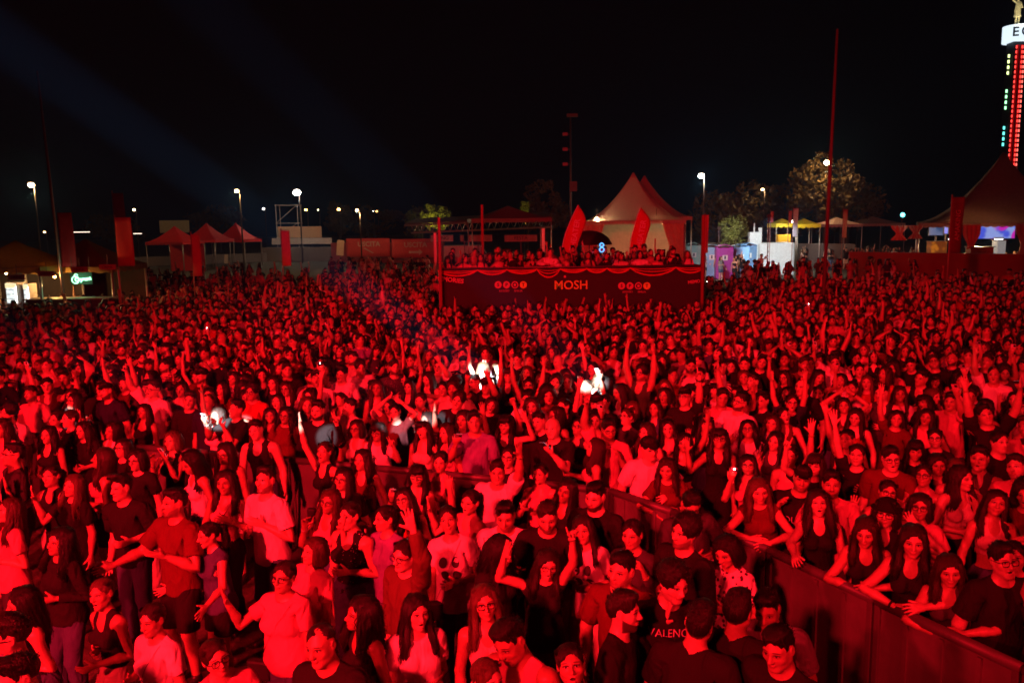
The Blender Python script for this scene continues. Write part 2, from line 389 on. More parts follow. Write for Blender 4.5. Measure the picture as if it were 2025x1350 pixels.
def hair_ribbons(kind, lod):
    """loose strands over the hair mass"""
    rng = np.random.default_rng(sum(map(ord, kind)) + lod); Vs, Fs = [], []; wide = 1.0 if lod == 0 else 2.0
    def ribbon(pts, w):
        pts = np.array(pts); b = len(Vs); n = len(pts)
        for i in range(n):
            t = pts[min(i + 1, n - 1)] - pts[max(i - 1, 0)]; o = pts[i] - np.array([0, .016, min(pts[i][2], 1.63)]); c = np.cross(t, o); c = c / max(1e-6, np.linalg.norm(c))
            k = w * wide * (1.0 if i < n - 2 else (.7 if i == n - 2 else .12)) * (.5 if i == 0 else 1)
            Vs.append(pts[i] - c * k); Vs.append(pts[i] + c * k)
        for i in range(n - 1):
            q = b + 2 * i; Fs.append((q, q + 1, q + 3)); Fs.append((q, q + 3, q + 2))
    J = lambda s_: rng.normal(0, s_, 3)
    if kind in ('long', 'wavy', 'bangs', 'bob', 'tail', 'back', 'bun'):
        n = 190 if lod == 0 else 64
        for i in range(n):
            sg = 1 if i % 2 else -1; th = rng.uniform(2, 122); t = math.radians(th); sx, cy = math.sin(t), math.cos(t); v = .018 if kind == 'wavy' else .006; rad = (.022 if kind == 'wavy' else .010) + rng.uniform(-.004, .014)
            y0 = .055 - .115 * th / 122; top = [(.004, y0, 1.728 - 4.5 * (y0 - .012) ** 2), (.050 * sx + .018, .014 + .062 * cy + y0 * .35, 1.712), (.083 * sx, .016 + .098 * cy, 1.668)]
            if kind in ('long', 'wavy', 'bangs', 'bob'):
                fr = .045 * float(sstep(np.array(th), 70, 118)); ze = rng.uniform(1.19, 1.30) if kind in ('long', 'bangs') else (rng.uniform(1.22, 1.38) if kind == 'wavy' else rng.uniform(1.465, 1.50))
                if kind == 'bob': low = [((.100 + rad) * sx, .018 + (.108 + rad) * cy, 1.60), ((.106 + rad) * sx, .022 + (.10 + rad) * cy, 1.54), ((.100 + rad) * sx, .022 + (.098 + rad) * cy, ze)]
                else: low = [((.102 + rad * .5) * sx, .018 + (.110 + rad * .5) * cy, 1.60), ((.110 + rad) * sx + .006, .022 + (.108 + rad) * cy, 1.50), ((.112 + rad * 1.3) * sx + .01, .03 + (.108 + rad) * cy - fr, 1.41), ((.113 + rad * 1.3) * sx + .008, .03 + (.105 + rad) * cy - fr * 1.5, .5 * (1.41 + ze)), ((.108 + rad) * sx, .028 + (.10 + rad) * cy - fr * 1.6, ze)]
                pts = [np.array(p) + J(.002) for p in top] + [np.array(p) + J(v) for p in low]
            else:
                gather = (.0, .108, 1.66) if kind != 'bun' else (.0, .075, 1.712); r0 = (.084 * sx, .016 + .101 * cy, 1.62 + .06 * rng.random()); f0 = (.072 * sx, -.070 * (th / 122) + .02, 1.70)
                pts = [np.array(f0) + J(.003), np.array(r0) * .5 + np.array(f0) * .5 + np.array([.008 * sx, 0, .004]), np.array(gather) + J(.006)]
                if kind == 'tail': pts += [np.array((0, .165, 1.62)) + J(.014), np.array((0, .165, 1.50)) + J(.020), np.array((0, .145, 1.37)) + J(.020), np.array((0, .13, rng.uniform(1.24, 1.33))) + J(.018)]
            pts = np.array(pts); pts[:, 0] *= sg; ribbon(pts, rng.uniform(.0022, .0045))
        if kind == 'bangs':
            for i in range(30): x = rng.uniform(-.058, .058); ribbon([(x * .8, -.04, 1.728), (x * 1.05, -.096 + abs(x) * .3, 1.685), (x * 1.15 + rng.normal(0, .003), -.100 + abs(x) * .42, rng.uniform(1.632, 1.650))], .0035)
    else:
        n = 240 if lod == 0 else 80; cur = kind in ('curly', 'afro'); R = {'curly': .020, 'afro': .042}.get(kind, .006)
        for i in range(n):
            az = rng.uniform(-math.pi, math.pi); el = rng.uniform(.15, 1.5) if not cur else rng.uniform(-.15, 1.5); d = np.array([math.sin(az) * math.cos(el), math.cos(az) * math.cos(el), math.sin(el)])
            p = np.array([0, .016, 1.634]) + d * (np.array([.0735, .093, .088]) + R)
            if p[1] < -.045 and p[2] < 1.688: continue
            L = rng.uniform(.012, .026) * (1.0 if not cur else 1.5) * (1.5 if kind == 'quiff' and p[1] < 0 and p[2] > 1.69 else 1)
            dr = d * .45 + np.array([0, -.35, .25]) + rng.normal(0, .35, 3) if not cur else d * .6 + rng.normal(0, .7, 3)
            dr /= np.linalg.norm(dr); q = p + dr * L * .6 + d * .004; ribbon([p - d * .006, q, q + (dr * .4 + (np.array([0, -.4, -.5]) if not cur else rng.normal(0, .8, 3))) * L * .6], rng.uniform(.003, .005))
    return np.array(Vs, np.float32), np.array(Fs, np.int32)

# ------------------------------------------------------------------ skinning
NB = 37
def B_arm(s, j): return 5 + s * 13 + j     # j: 0 upper, 1 fore, 2 hand, 3.. fingers (2 each)
def B_leg(s, j): return 31 + s * 2 + j
def B_elb(s): return 35 + s
def weights(V, sex, hairlike=False):
    n = len(V); Wt = np.zeros((n, NB), np.float32); X, Y, Z = V[:, 0], V[:, 1], V[:, 2]
    if hairlike:
        wh = sstep(Z, 1.30, 1.47); Wt[:, 4] = wh; Wt[:, 2] = 1 - wh; return Wt
    q = Z - .6 * Y
    wn = sstep(q, 1.425, 1.475); wh = sstep(q, 1.488, 1.532)
    near = np.abs(X) < .12
    wn = wn * near; wh = wh * near
    rest = np.ones(n, np.float32); Wt[:, 4] = wh; rest = rest - wh
    Wt[:, 3] = rest * wn; rest = rest * (1 - wn)
    S, E, Wr = sk(sex); fg = finger_geo(sex)
    for s, sg in ((0, 1), (1, -1)):
        xs = X * sg; t, r = arm_t(xs, Y, Z, sex)
        A = sstep(t, -.045, .07) * (1 - sstep(r, .085, .13)) * (xs > .05)
        A = np.where((t > .12) & (xs > .24), 1.0, A)
        a = rest * A; rest = rest * (1 - A)
        w0 = sstep(t, LU - .055, LU - .004); w1 = sstep(t, LU + .002, LU + .055); w2 = sstep(t, LU + LF - .022, LU + LF + .018)
        Wt[:, B_arm(s, 0)] = a * (1 - w0); Wt[:, B_elb(s)] = a * w0 * (1 - w1); Wt[:, B_arm(s, 1)] = a * w1 * (1 - w2); hnd = a * w1 * w2
        P = np.stack([xs, Y, Z], 1); best = np.full(n, 9.0); bi = np.zeros(n, int); bt = np.zeros(n)
        for i, (rt, d, L) in enumerate(fg):
            u = (P - rt) @ d; uc = np.clip(u, -.01, L); ds = np.linalg.norm(P - rt - uc[:, None] * d, axis=1)
            m = ds < best; best = np.where(m, ds, best); bi = np.where(m, i, bi); bt = np.where(m, u, bt)
        for i, (rt, d, L) in enumerate(fg):
            m = (bi == i) * hnd
            f1 = sstep(bt, -.010, .010) if i < 4 else sstep(bt, .004, .022)
            f2 = sstep(bt, L * .46 - .008, L * .46 + .008)
            Wt[:, B_arm(s, 3 + 2 * i)] = m * f1 * (1 - f2); Wt[:, B_arm(s, 4 + 2 * i)] = m * f1 * f2; hnd = hnd - m * f1
        Wt[:, B_arm(s, 2)] = hnd
    lw = 1 - sstep(Z, .80, .94); rt_ = sstep(X, -.025, .025)
    for s, side in ((0, rt_), (1, 1 - rt_)):
        l = rest * lw * side; kn = 1 - sstep(Z, .44, .55)
        Wt[:, B_leg(s, 0)] = l * (1 - kn); Wt[:, B_leg(s, 1)] = l * kn
    rest = rest * (1 - lw)
    wc = sstep(Z, 1.10, 1.26); ws = sstep(Z, .94, 1.08)
    Wt[:, 2] += rest * wc; Wt[:, 1] = rest * ws * (1 - wc); Wt[:, 0] += rest * (1 - ws) * (1 - wc)
    return Wt

def rot(ax, a):
    ax = np.array(ax, float); ax /= np.linalg.norm(ax); c, s = math.cos(a), math.sin(a); x, y, z = ax
    return np.array([[c + x * x * (1 - c), x * y * (1 - c) - z * s, x * z * (1 - c) + y * s], [y * x * (1 - c) + z * s, c + y * y * (1 - c), y * z * (1 - c) - x * s], [z * x * (1 - c) - y * s, z * y * (1 - c) + x * s, c + z * z * (1 - c)]])
def about(p, R, q=None):
    M = np.eye(4); M[:3, :3] = R; M[:3, 3] = (np.array(p) if q is None else np.array(q)) - R @ np.array(p); return M
def nrm(v): v = np.array(v, float); return v / max(1e-9, np.linalg.norm(v))

HANDS = {'open': ([0, 0, 0, 0, -.1], [.08, .05, .05, .1, .1]), 'relax': ([.3, .35, .4, .45, .2], [.45, .5, .55, .55, .2]),
         'fist': ([1.45, 1.5, 1.5, 1.5, .7], [1.6, 1.6, 1.6, 1.6, .8]), 'point': ([0, 1.5, 1.5, 1.5, .7], [.05, 1.6, 1.6, 1.6, .8]),
         'peace': ([-.02, 0, 1.5, 1.5, .7], [.0, .0, 1.6, 1.6, .8]), 'grip': ([.55, .6, .6, .6, .5], [.75, .75, .75, .75, .3]),
         'horn': ([0, 1.5, 1.5, 0, .2], [0, 1.6, 1.6, 0, .2]), 'cup': ([.8, .85, .9, .95, .5], [.9, .9, .9, .9, .3])}
# upper-arm and forearm directions for the arm on the +x side, palm twist, hand shape
ARMS = {'down': ((.22, .04, -1), (.10, -.22, -1), -.9, 'relax'), 'hang': ((.34, .02, -1), (.16, -.45, -.9), -.9, 'relax'),
        'belly': ((.24, .10, -1), (-.62, -.75, .10), -.5, 'relax'), 'clap': ((.30, -.30, -.9), (-.50, -.72, .42), -1.3, 'open'),
        'chest': ((.34, -.10, -.95), (-.72, -.55, .45), -.6, 'open'), 'up': ((.30, -.25, 1), (.05, -.12, 1), 1.2, 'open'),
        'upfist': ((.34, -.30, .95), (-.02, -.15, 1), 1.0, 'fist'), 'uppoint': ((.36, -.42, .9), (.0, -.28, 1), 1.0, 'point'),
        'upbent': ((.85, -.25, .30), (-.05, -.30, 1), 1.2, 'open'), 'wave': ((.55, -.45, -.45), (.10, -.30, 1), 1.4, 'open'),
        'phone': ((.22, -.72, -.45), (-.30, -.42, .86), -2.0, 'grip'), 'phonehi': ((.28, -.80, .45), (-.20, -.25, 1), -2.0, 'grip'),
        'reach': ((.38, -.92, .12), (.10, -.95, .30), .2, 'relax'), 'rail': ((.58, -.74, -.34), (-.86, -.50, -.02), -.3, 'relax'),
        'railout': ((.50, -.78, -.36), (.10, -.97, -.12), -.1, 'relax'), 'face': ((.34, -.35, -.85), (-.42, -.30, 1), .4, 'relax'),
        'out': ((.80, -.35, -.35), (.45, -.75, .30), .6, 'open'), 'outlow': ((.55, -.35, -.8), (.40, -.85, -.25), -.4, 'open'), 'peace': ((.42, -.45, -.2), (-.05, -.30, 1), 1.3, 'peace'),
        'overhead': ((.62, -.15, .85), (-.78, -.15, .60), 1.2, 'relax'), 'cupd': ((.30, -.15, -.95), (-.30, -.85, .32), -1.2, 'cup'),
        'head': ((.80, -.15, .05), (-.75, -.05, .75), .8, 'relax'), 'cross': ((.30, -.22, -.9), (-.92, -.38, .06), -.4, 'relax'),
        'uphigh': ((.12, -.15, 1), (.02, -.05, 1), 1.0, 'open'), 'horn': ((.45, -.40, .55), (.02, -.25, 1), 1.1, 'horn')}

def pose_bones(sex, P):
    """P: dict(armR, armL (+x and -x sides), lean, side, twist, hyaw, hpitch, hroll, knee, jit(rng))"""
    T = np.zeros((NB, 4, 4)); rng = P.get('rng') or random.Random(1)
    g = lambda k_, d=0.0: P.get(k_, d)
    T[0] = np.eye(4)
    Rs = rot((1, 0, 0), g('lean') * .5) @ rot((0, 1, 0), g('side') * .5) @ rot((0, 0, 1), g('twist') * .5)
    T[1] = T[0] @ about((0, .02, 1.0), Rs)
    T[2] = T[1] @ about((0, .02, 1.17), Rs)
    Rn = rot((0, 0, 1), g('hyaw') * .4) @ rot((1, 0, 0), g('hpitch') * .4) @ rot((0, 1, 0), g('hroll') * .4)
    Rh = rot((0, 0, 1), g('hyaw') * .6) @ rot((1, 0, 0), g('hpitch') * .6) @ rot((0, 1, 0), g('hroll') * .6)
    T[3] = T[2] @ about((0, .03, 1.44), Rn); T[4] = T[3] @ about((0, .02, 1.52), Rh @ np.diag([rng.uniform(.95, 1.05), rng.uniform(.98, 1.05), rng.uniform(.98, 1.07)]))
    S, E, W = sk(sex); hands = []
    mir = np.diag([-1.0, 1, 1])
    for s, key in ((0, 'armR'), (1, 'armL')):
        a = P.get(key, 'down'); u, v, tw, hd = ARMS[a] if isinstance(a, str) else a
        j = g('jit', .12)
        u = nrm(np.array(u) / np.linalg.norm(u) + np.array([rng.uniform(-j, j) for _ in range(3)])); v = nrm(np.array(v) / np.linalg.norm(v) + np.array([rng.uniform(-j, j) for _ in range(3)]))
        hd = P.get('hand' + key[-1], hd)
        h0 = np.cross(A0, T0); h0 /= np.linalg.norm(h0)
        hh = np.cross(u, v); hh = hh / np.linalg.norm(hh) if np.linalg.norm(hh) > .12 else nrm(h0 - u * (h0 @ u))
        fr = lambda a_, h_: np.stack([a_, h_, np.cross(a_, h_)], 1)
        F0 = fr(A0, h0); Ru = fr(u, hh) @ F0.T; Rf = fr(v, hh) @ F0.T
        up = max(0, u[2]); S2 = S + np.array([-.025 * up, 0, .055 * up]) + (np.array([-.01, -.02, 0]) if u[1] < -.6 else 0)
        E2 = S2 + Ru @ (E - S); Rf2 = Rf @ rot(A0, tw * .45); W2 = E2 + Rf @ (W - E); Rh_ = Rf @ rot(A0, tw) @ rot(np.cross(A0, N0), P.get('wrist', -.15))
        Mu = about(S, Ru, S2); Mf = about(E, Rf2, E2); Mh = about(W, Rh_, W2)
        L = [Mu, Mf, Mh]
        c = np.cross(A0, N0); k1, k2 = HANDS[hd]
        for i, (rt, d, Ln) in enumerate(finger_geo(sex)):
            ax = c if i < 4 else nrm(np.cross(d, N0 + .6 * A0))
            q1 = Mh @ about(rt, rot(ax, k1[i] + rng.uniform(-.06, .06))); mid = rt + .46 * Ln * d
            L += [q1, q1 @ about(mid, rot(ax, k2[i]))]
        MM = np.eye(4); MM[:3, :3] = mir
        bend = math.acos(max(-1, min(1, float(u @ v)))); Re = rot(hh, bend * .5) @ Ru if bend > .02 else Ru
        Me = about(E, Re, E2 + (u - v) * .012 * math.sin(bend * .5)); T[B_elb(s)] = T[2] @ (Me if s == 0 else MM @ Me @ MM)
        for i, M in enumerate(L): T[B_arm(s, i)] = T[2] @ (M if s == 0 else MM @ M @ MM)
        hands.append((T[B_arm(s, 2)], s))
    for s in (0, 1):
        sg = 1 if s == 0 else -1; kn = g('knee', .06) * rng.uniform(.3, 1.4)
        T[B_leg(s, 0)] = T[0] @ about((sg * .085, .0, .88), rot((1, 0, 0), -kn)); T[B_leg(s, 1)] = T[B_leg(s, 0)] @ about((sg * .096, 0, .49), rot((1, 0, 0), kn * 1.7))
    return T, hands

def skin_apply(V, Wt, T):
    M = Wt @ T[:, :3, :].reshape(NB, 12).astype(np.float32)
    M = M.reshape(-1, 3, 4)
    return np.einsum('nij,nj->ni', M[:, :, :3], V) + M[:, :, 3]

TPL = {}
def tpl(kind, sex, lod, mouth=0):
    key = (kind, sex, lod, mouth)
    if key not in TPL:
        if kind == 'body': V, F = body_template(sex, mouth, lod); hl = False
        elif kind in HAIRS: V, F = hair_template(kind, lod); hl = True
        elif kind == 'glasses': V, F = glasses_template(); hl = True
        elif kind in ('bandR', 'bandL'): V, F = band_template(sex, kind); hl = False
        else: V, F = garment_template(kind, sex, lod); hl = False
        TPL[key] = (V, F, weights(V, sex, hl))
    return TPL[key]
HAIRS = ('long', 'wavy', 'bangs', 'bob', 'tail', 'bun', 'back', 'short', 'quiff', 'buzz', 'curly', 'afro', 'cap', 'hat')
def band_template(sex, kind):
    S, E, W = sk(sex); c = np.cross(A0, T0); r = .0275 * (.6 + .4 * SEX[sex]['arm']); V, F = [], []; n = 12
    for i, (o, k) in enumerate(((-.034, 1.0), (-.034, 1.12), (-.016, 1.12), (-.016, 1.0))):
        for j in range(n): a = j * 2 * math.pi / n; p = W + o * A0 + r * k * (math.cos(a) * T0 * 1.05 + math.sin(a) * c); V.append((p[0] * (1 if kind == 'bandR' else -1), p[1], p[2]))
    for i in range(4):
        for j in range(n): q = (i * n + j, i * n + (j + 1) % n, ((i + 1) % 4) * n + (j + 1) % n, ((i + 1) % 4) * n + j); F += [q[:3], (q[0], q[2], q[3])]
    return np.array(V, np.float32), np.array(F, np.int32)
def glasses_template():
    V, F = [], []
    def tube(pts, r, closed=False):
        n = len(pts); b = len(V)
        for i, p in enumerate(pts):
            for j in range(4):
                a = j * math.pi / 2 + .785; V.append((p[0] + r * math.cos(a), p[1] + r * .8 * math.sin(a) * .6, p[2] + r * math.sin(a)))
        for i in range(n if closed else n - 1):
            for j in range(4):
                q = [b + i * 4 + j, b + i * 4 + (j + 1) % 4, b + ((i + 1) % n) * 4 + (j + 1) % 4, b + ((i + 1) % n) * 4 + j]
                F.append(q[:3]); F.append([q[0], q[2], q[3]])
    for sg in (-1, 1):
        pts = []
        for i in range(12):
            a = i * math.pi / 6; ca, sa = math.cos(a), math.sin(a)
            pts.append((sg * .034 + .0245 * math.copysign(abs(ca) ** .6, ca), -.1005 + .004 * abs(ca), 1.609 + .0195 * math.copysign(abs(sa) ** .6, sa)))
        tube(pts, .0028, True)
        tube([(sg * .058, -.098, 1.614), (sg * .074, -.07, 1.614), (sg * .080, .01, 1.612)], .0026)
    tube([(-.011, -.102, 1.613), (.011, -.102, 1.613)], .0026)
    return np.array(V, np.float32), np.array(F, np.int32)
# ----------------------------------------------------------------- materials
MATS = {}
def nodes_of(m): m.use_nodes = True; return m.node_tree.nodes, m.node_tree.links
def math_node(nt, op, a, b=None, clamp=False):
    n = nt.nodes.new('ShaderNodeMath'); n.operation = op; n.use_clamp = clamp
    for i, v in enumerate((a, b)):
        if v is None: continue
        if hasattr(v, 'is_output'): nt.links.new(v, n.inputs[i])
        else: n.inputs[i].default_value = v
    return n.outputs[0]
def mix_rgb(nt, f, a, b):
    n = nt.nodes.new('ShaderNodeMix'); n.data_type = 'RGBA'
    for sck, v in ((n.inputs[0], f), (n.inputs[6], a), (n.inputs[7], b)):
        if hasattr(v, 'is_output'): nt.links.new(v, sck)
        else: sck.default_value = v if not isinstance(v, tuple) or len(v) == 4 else (*v, 1)
    return n.outputs[2]
def smooth(nt, v, a, b):
    n = nt.nodes.new('ShaderNodeMapRange'); n.interpolation_type = 'SMOOTHSTEP'; nt.links.new(v, n.inputs[0])
    n.inputs[1].default_value = a; n.inputs[2].default_value = b; n.inputs[3].default_value = 0; n.inputs[4].default_value = 1
    return n.outputs[0]
def attr(nt, name):
    n = nt.nodes.new('ShaderNodeAttribute'); n.attribute_name = name; return n
def noise(nt, vec, scale, detail=2, rough=.5):
    n = nt.nodes.new('ShaderNodeTexNoise'); n.inputs['Scale'].default_value = scale; n.inputs['Detail'].default_value = detail; n.inputs['Roughness'].default_value = rough
    if vec is not None: nt.links.new(vec, n.inputs['Vector'])
    return n.outputs['Fac']
def vscale(nt, vec, s):
    n = nt.nodes.new('ShaderNodeVectorMath'); n.operation = 'MULTIPLY'; nt.links.new(vec, n.inputs[0]); n.inputs[1].default_value = s; return n.outputs[0]
def bump(nt, h, bsdf, strength, dist):
    n = nt.nodes.new('ShaderNodeBump'); n.inputs['Strength'].default_value = strength; n.inputs['Distance'].default_value = dist
    nt.links.new(h, n.inputs['Height']); nt.links.new(n.outputs[0], bsdf.inputs['Normal'])

def skin_mat():
    m = bpy.data.materials.new('skin'); N, L = nodes_of(m); nt = m.node_tree; b = N['Principled BSDF']
    col = attr(nt, 'Col'); rest = attr(nt, 'rest'); sep = nt.nodes.new('ShaderNodeSeparateXYZ'); L.new(rest.outputs['Vector'], sep.inputs[0])
    X = math_node(nt, 'ABSOLUTE', sep.outputs[0]); Y = sep.outputs[1]; Z = sep.outputs[2]
    front = smooth(nt, Y, -.045, -.055)
    def ell(cx, cz, rx, rz, slope=0.0, soft=.25):
        dx = math_node(nt, 'SUBTRACT', X, cx); dz = math_node(nt, 'SUBTRACT', Z, cz)
        if slope: dz = math_node(nt, 'SUBTRACT', dz, math_node(nt, 'MULTIPLY', dx, slope))
        a = math_node(nt, 'POWER', math_node(nt, 'ABSOLUTE', math_node(nt, 'DIVIDE', dx, rx)), 2.0); c = math_node(nt, 'POWER', math_node(nt, 'ABSOLUTE', math_node(nt, 'DIVIDE', dz, rz)), 2.0)
        return math_node(nt, 'MULTIPLY', smooth(nt, math_node(nt, 'ADD', a, c), 1 + soft, 1 - soft), front)
    n1 = noise(nt, rest.outputs['Vector'], 38, 3)
    base = mix_rgb(nt, math_node(nt, 'MULTIPLY', smooth(nt, n1, .35, .7), .22), col.outputs['Color'], (.16, .07, .05))
    base = mix_rgb(nt, math_node(nt, 'MULTIPLY', ell(.043, 1.578, .022, .018, 0, .8), .25), base, (.50, .17, .13))
    # beard: alpha of Col
    jaw = math_node(nt, 'MULTIPLY', smooth(nt, math_node(nt, 'SUBTRACT', Z, math_node(nt, 'MULTIPLY', Y, .5)), 1.583, 1.573), smooth(nt, Z, 1.488, 1.498))
    jaw = math_node(nt, 'MULTIPLY', jaw, smooth(nt, Y, .005, -.012))
    beard = math_node(nt, 'MULTIPLY', math_node(nt, 'MAXIMUM', jaw, ell(0, 1.562, .026, .0055)), col.outputs['Alpha'])
    base = mix_rgb(nt, math_node(nt, 'MULTIPLY', beard, .93), base, (.022, .013, .010))
    base = mix_rgb(nt, math_node(nt, 'MULTIPLY', ell(0, 1.5465, .0235, .0115), .75), base, (.34, .085, .075))
    base = mix_rgb(nt, math_node(nt, 'MULTIPLY', ell(0, 1.5462, .0140, .0015, 0, .6), .65), base, (.05, .012, .012))
    inside = math_node(nt, 'MULTIPLY', ell(0, 1.5445, .0165, .0105), smooth(nt, Y, -.082, -.078))
    base = mix_rgb(nt, inside, base, (.02, .004, .004))
    base = mix_rgb(nt, math_node(nt, 'MULTIPLY', ell(.031, 1.6105, .022, .0125, 0, .6), .55), base, (.15, .06, .045))
    base = mix_rgb(nt, ell(.0315, 1.6145, .0185, .0048, -.1, .35), base, (.012, .008, .007))
    base = mix_rgb(nt, ell(.031, 1.6095, .0125, .0050), base, (.40, .34, .31))
    base = mix_rgb(nt, ell(.031, 1.610, .0062, .0058), base, (.014, .009, .008))
    base = mix_rgb(nt, math_node(nt, 'MULTIPLY', ell(.034, 1.6315, .0205, .0042, -.12, .7), .75), base, (.020, .012, .010))
    shoe = smooth(nt, Z, .105, .098); base = mix_rgb(nt, shoe, base, (.03, .03, .032))
    L.new(base, b.inputs['Base Color']); b.inputs['Roughness'].default_value = .40; b.inputs['Specular IOR Level'].default_value = .5
    bump(nt, noise(nt, rest.outputs['Vector'], 150, 2), b, .25, .003)
    return m
def cloth_mat(name, pattern=None):
    m = bpy.data.materials.new(name); N, L = nodes_of(m); nt = m.node_tree; b = N['Principled BSDF']
    col = attr(nt, 'Col'); rest = attr(nt, 'rest'); r = rest.outputs['Vector']; base = col.outputs['Color']
    if pattern == 'floral':
        v = nt.nodes.new('ShaderNodeTexVoronoi'); v.inputs['Scale'].default_value = 26; L.new(r, v.inputs['Vector'])
        base = mix_rgb(nt, smooth(nt, v.outputs['Distance'], .42, .30), base, (.06, .03, .05))
    elif pattern == 'stripe':
        w = nt.nodes.new('ShaderNodeTexWave'); w.bands_direction = 'Z'; w.inputs['Scale'].default_value = 12; w.inputs['Distortion'].default_value = .4; L.new(r, w.inputs['Vector'])
        base = mix_rgb(nt, smooth(nt, w.outputs['Fac'], .45, .6), base, (.05, .05, .06))
    elif pattern == 'dots':
        v = nt.nodes.new('ShaderNodeTexVoronoi'); v.inputs['Scale'].default_value = 42; L.new(r, v.inputs['Vector'])
        base = mix_rgb(nt, smooth(nt, v.outputs['Distance'], .16, .12), base, (.75, .7, .7))
    n1 = noise(nt, r, 9, 3)
    base = mix_rgb(nt, math_node(nt, 'MULTIPLY', smooth(nt, n1, .3, .75), .30), base, mix_rgb(nt, .5, base, (.02, .02, .02)))
    L.new(base, b.inputs['Base Color']); b.inputs['Roughness'].default_value = .88; b.inputs['Specular IOR Level'].default_value = .14
    nn = nt.nodes.new('ShaderNodeTexNoise'); nn.inputs['Scale'].default_value = 4.5; nn.inputs['Detail'].default_value = 2; nn.inputs['Distortion'].default_value = 1.2
    L.new(vscale(nt, r, (1.6, 1.6, .8)), nn.inputs['Vector'])
    bump(nt, math_node(nt, 'ADD', nn.outputs['Fac'], math_node(nt, 'MULTIPLY', noise(nt, r, 420, 1), .03)), b, .9, .042)
    return m
def hair_mat():
    m = bpy.data.materials.new('hair'); N, L = nodes_of(m); nt = m.node_tree; b = N['Principled BSDF']
    col = attr(nt, 'Col'); rest = attr(nt, 'rest')
    st = noise(nt, vscale(nt, rest.outputs['Vector'], (1, 1, .07)), 170, 3, .6)
    base = mix_rgb(nt, smooth(nt, st, .30, .72), mix_rgb(nt, .72, col.outputs['Color'], (.003, .002, .002)), col.outputs['Color'])
    L.new(base, b.inputs['Base Color']); b.inputs['Roughness'].default_value = .42; b.inputs['Specular IOR Level'].default_value = .45
    bump(nt, st, b, .9, .012)
    return m
def init_people_mats():
    MATS['skin'] = skin_mat(); MATS['cloth'] = cloth_mat('cloth'); MATS['hair'] = hair_mat()
    for p in ('floral', 'stripe', 'dots'): MATS[p] = cloth_mat('cloth_' + p, p)

SKINS = [(.50, .29, .20), (.46, .26, .17), (.40, .215, .14), (.55, .34, .25), (.32, .16, .10)]
HAIRC = {'black': (.011, .007, .006), 'dark': (.021, .011, .008), 'brown': (.042, .020, .012), 'fair': (.13, .08, .04), 'red': (.085, .026, .012), 'grey': (.25, .24, .23), 'hatred': (.30, .02, .02), 'hatwhite': (.7, .68, .66), 'hatpale': (.55, .42, .40)}
CLOTHC = {'black': (.017, .015, .016), 'white': (.74, .72, .70), 'grey': (.20, .20, .21), 'dgrey': (.055, .055, .06), 'red': (.42, .03, .03), 'pink': (.60, .25, .28), 'navy': (.02, .025, .06), 'denim': (.07, .11, .20), 'cream': (.60, .52, .42), 'brown': (.12, .06, .035), 'purple': (.25, .16, .42), 'maroon': (.12, .018, .022), 'green': (.06, .12, .05), 'blue': (.08, .14, .34)}
HEM = {'tee': .83, 'vtee': .83, 'shirt': .83, 'vest': .83, 'croptee': 1.06, 'tank': .86, 'crop': 1.13, 'tube': 1.10}

def rgba(c, a=0.0, n=1): return np.tile(np.array([[*c, a]], np.float32), (n, 1))

def cull_body(V, F, top, bottom):
    X, Y, Z = V.T; hid = np.zeros(len(V), bool)
    if top:
        hi = 1.27 if top == 'tube' else 1.30
        hid |= (Z > HEM[top] + .035) & (Z < hi) & (np.abs(X) < .125)
    if bottom: hid |= (Z < .97) & (Z > {'trousers': .16, 'shorts': .70, 'skirt': .62}[bottom]) & (np.abs(X) < .20)
    hid &= np.abs(X) > .022
    return F[~hid[F].all(1)]

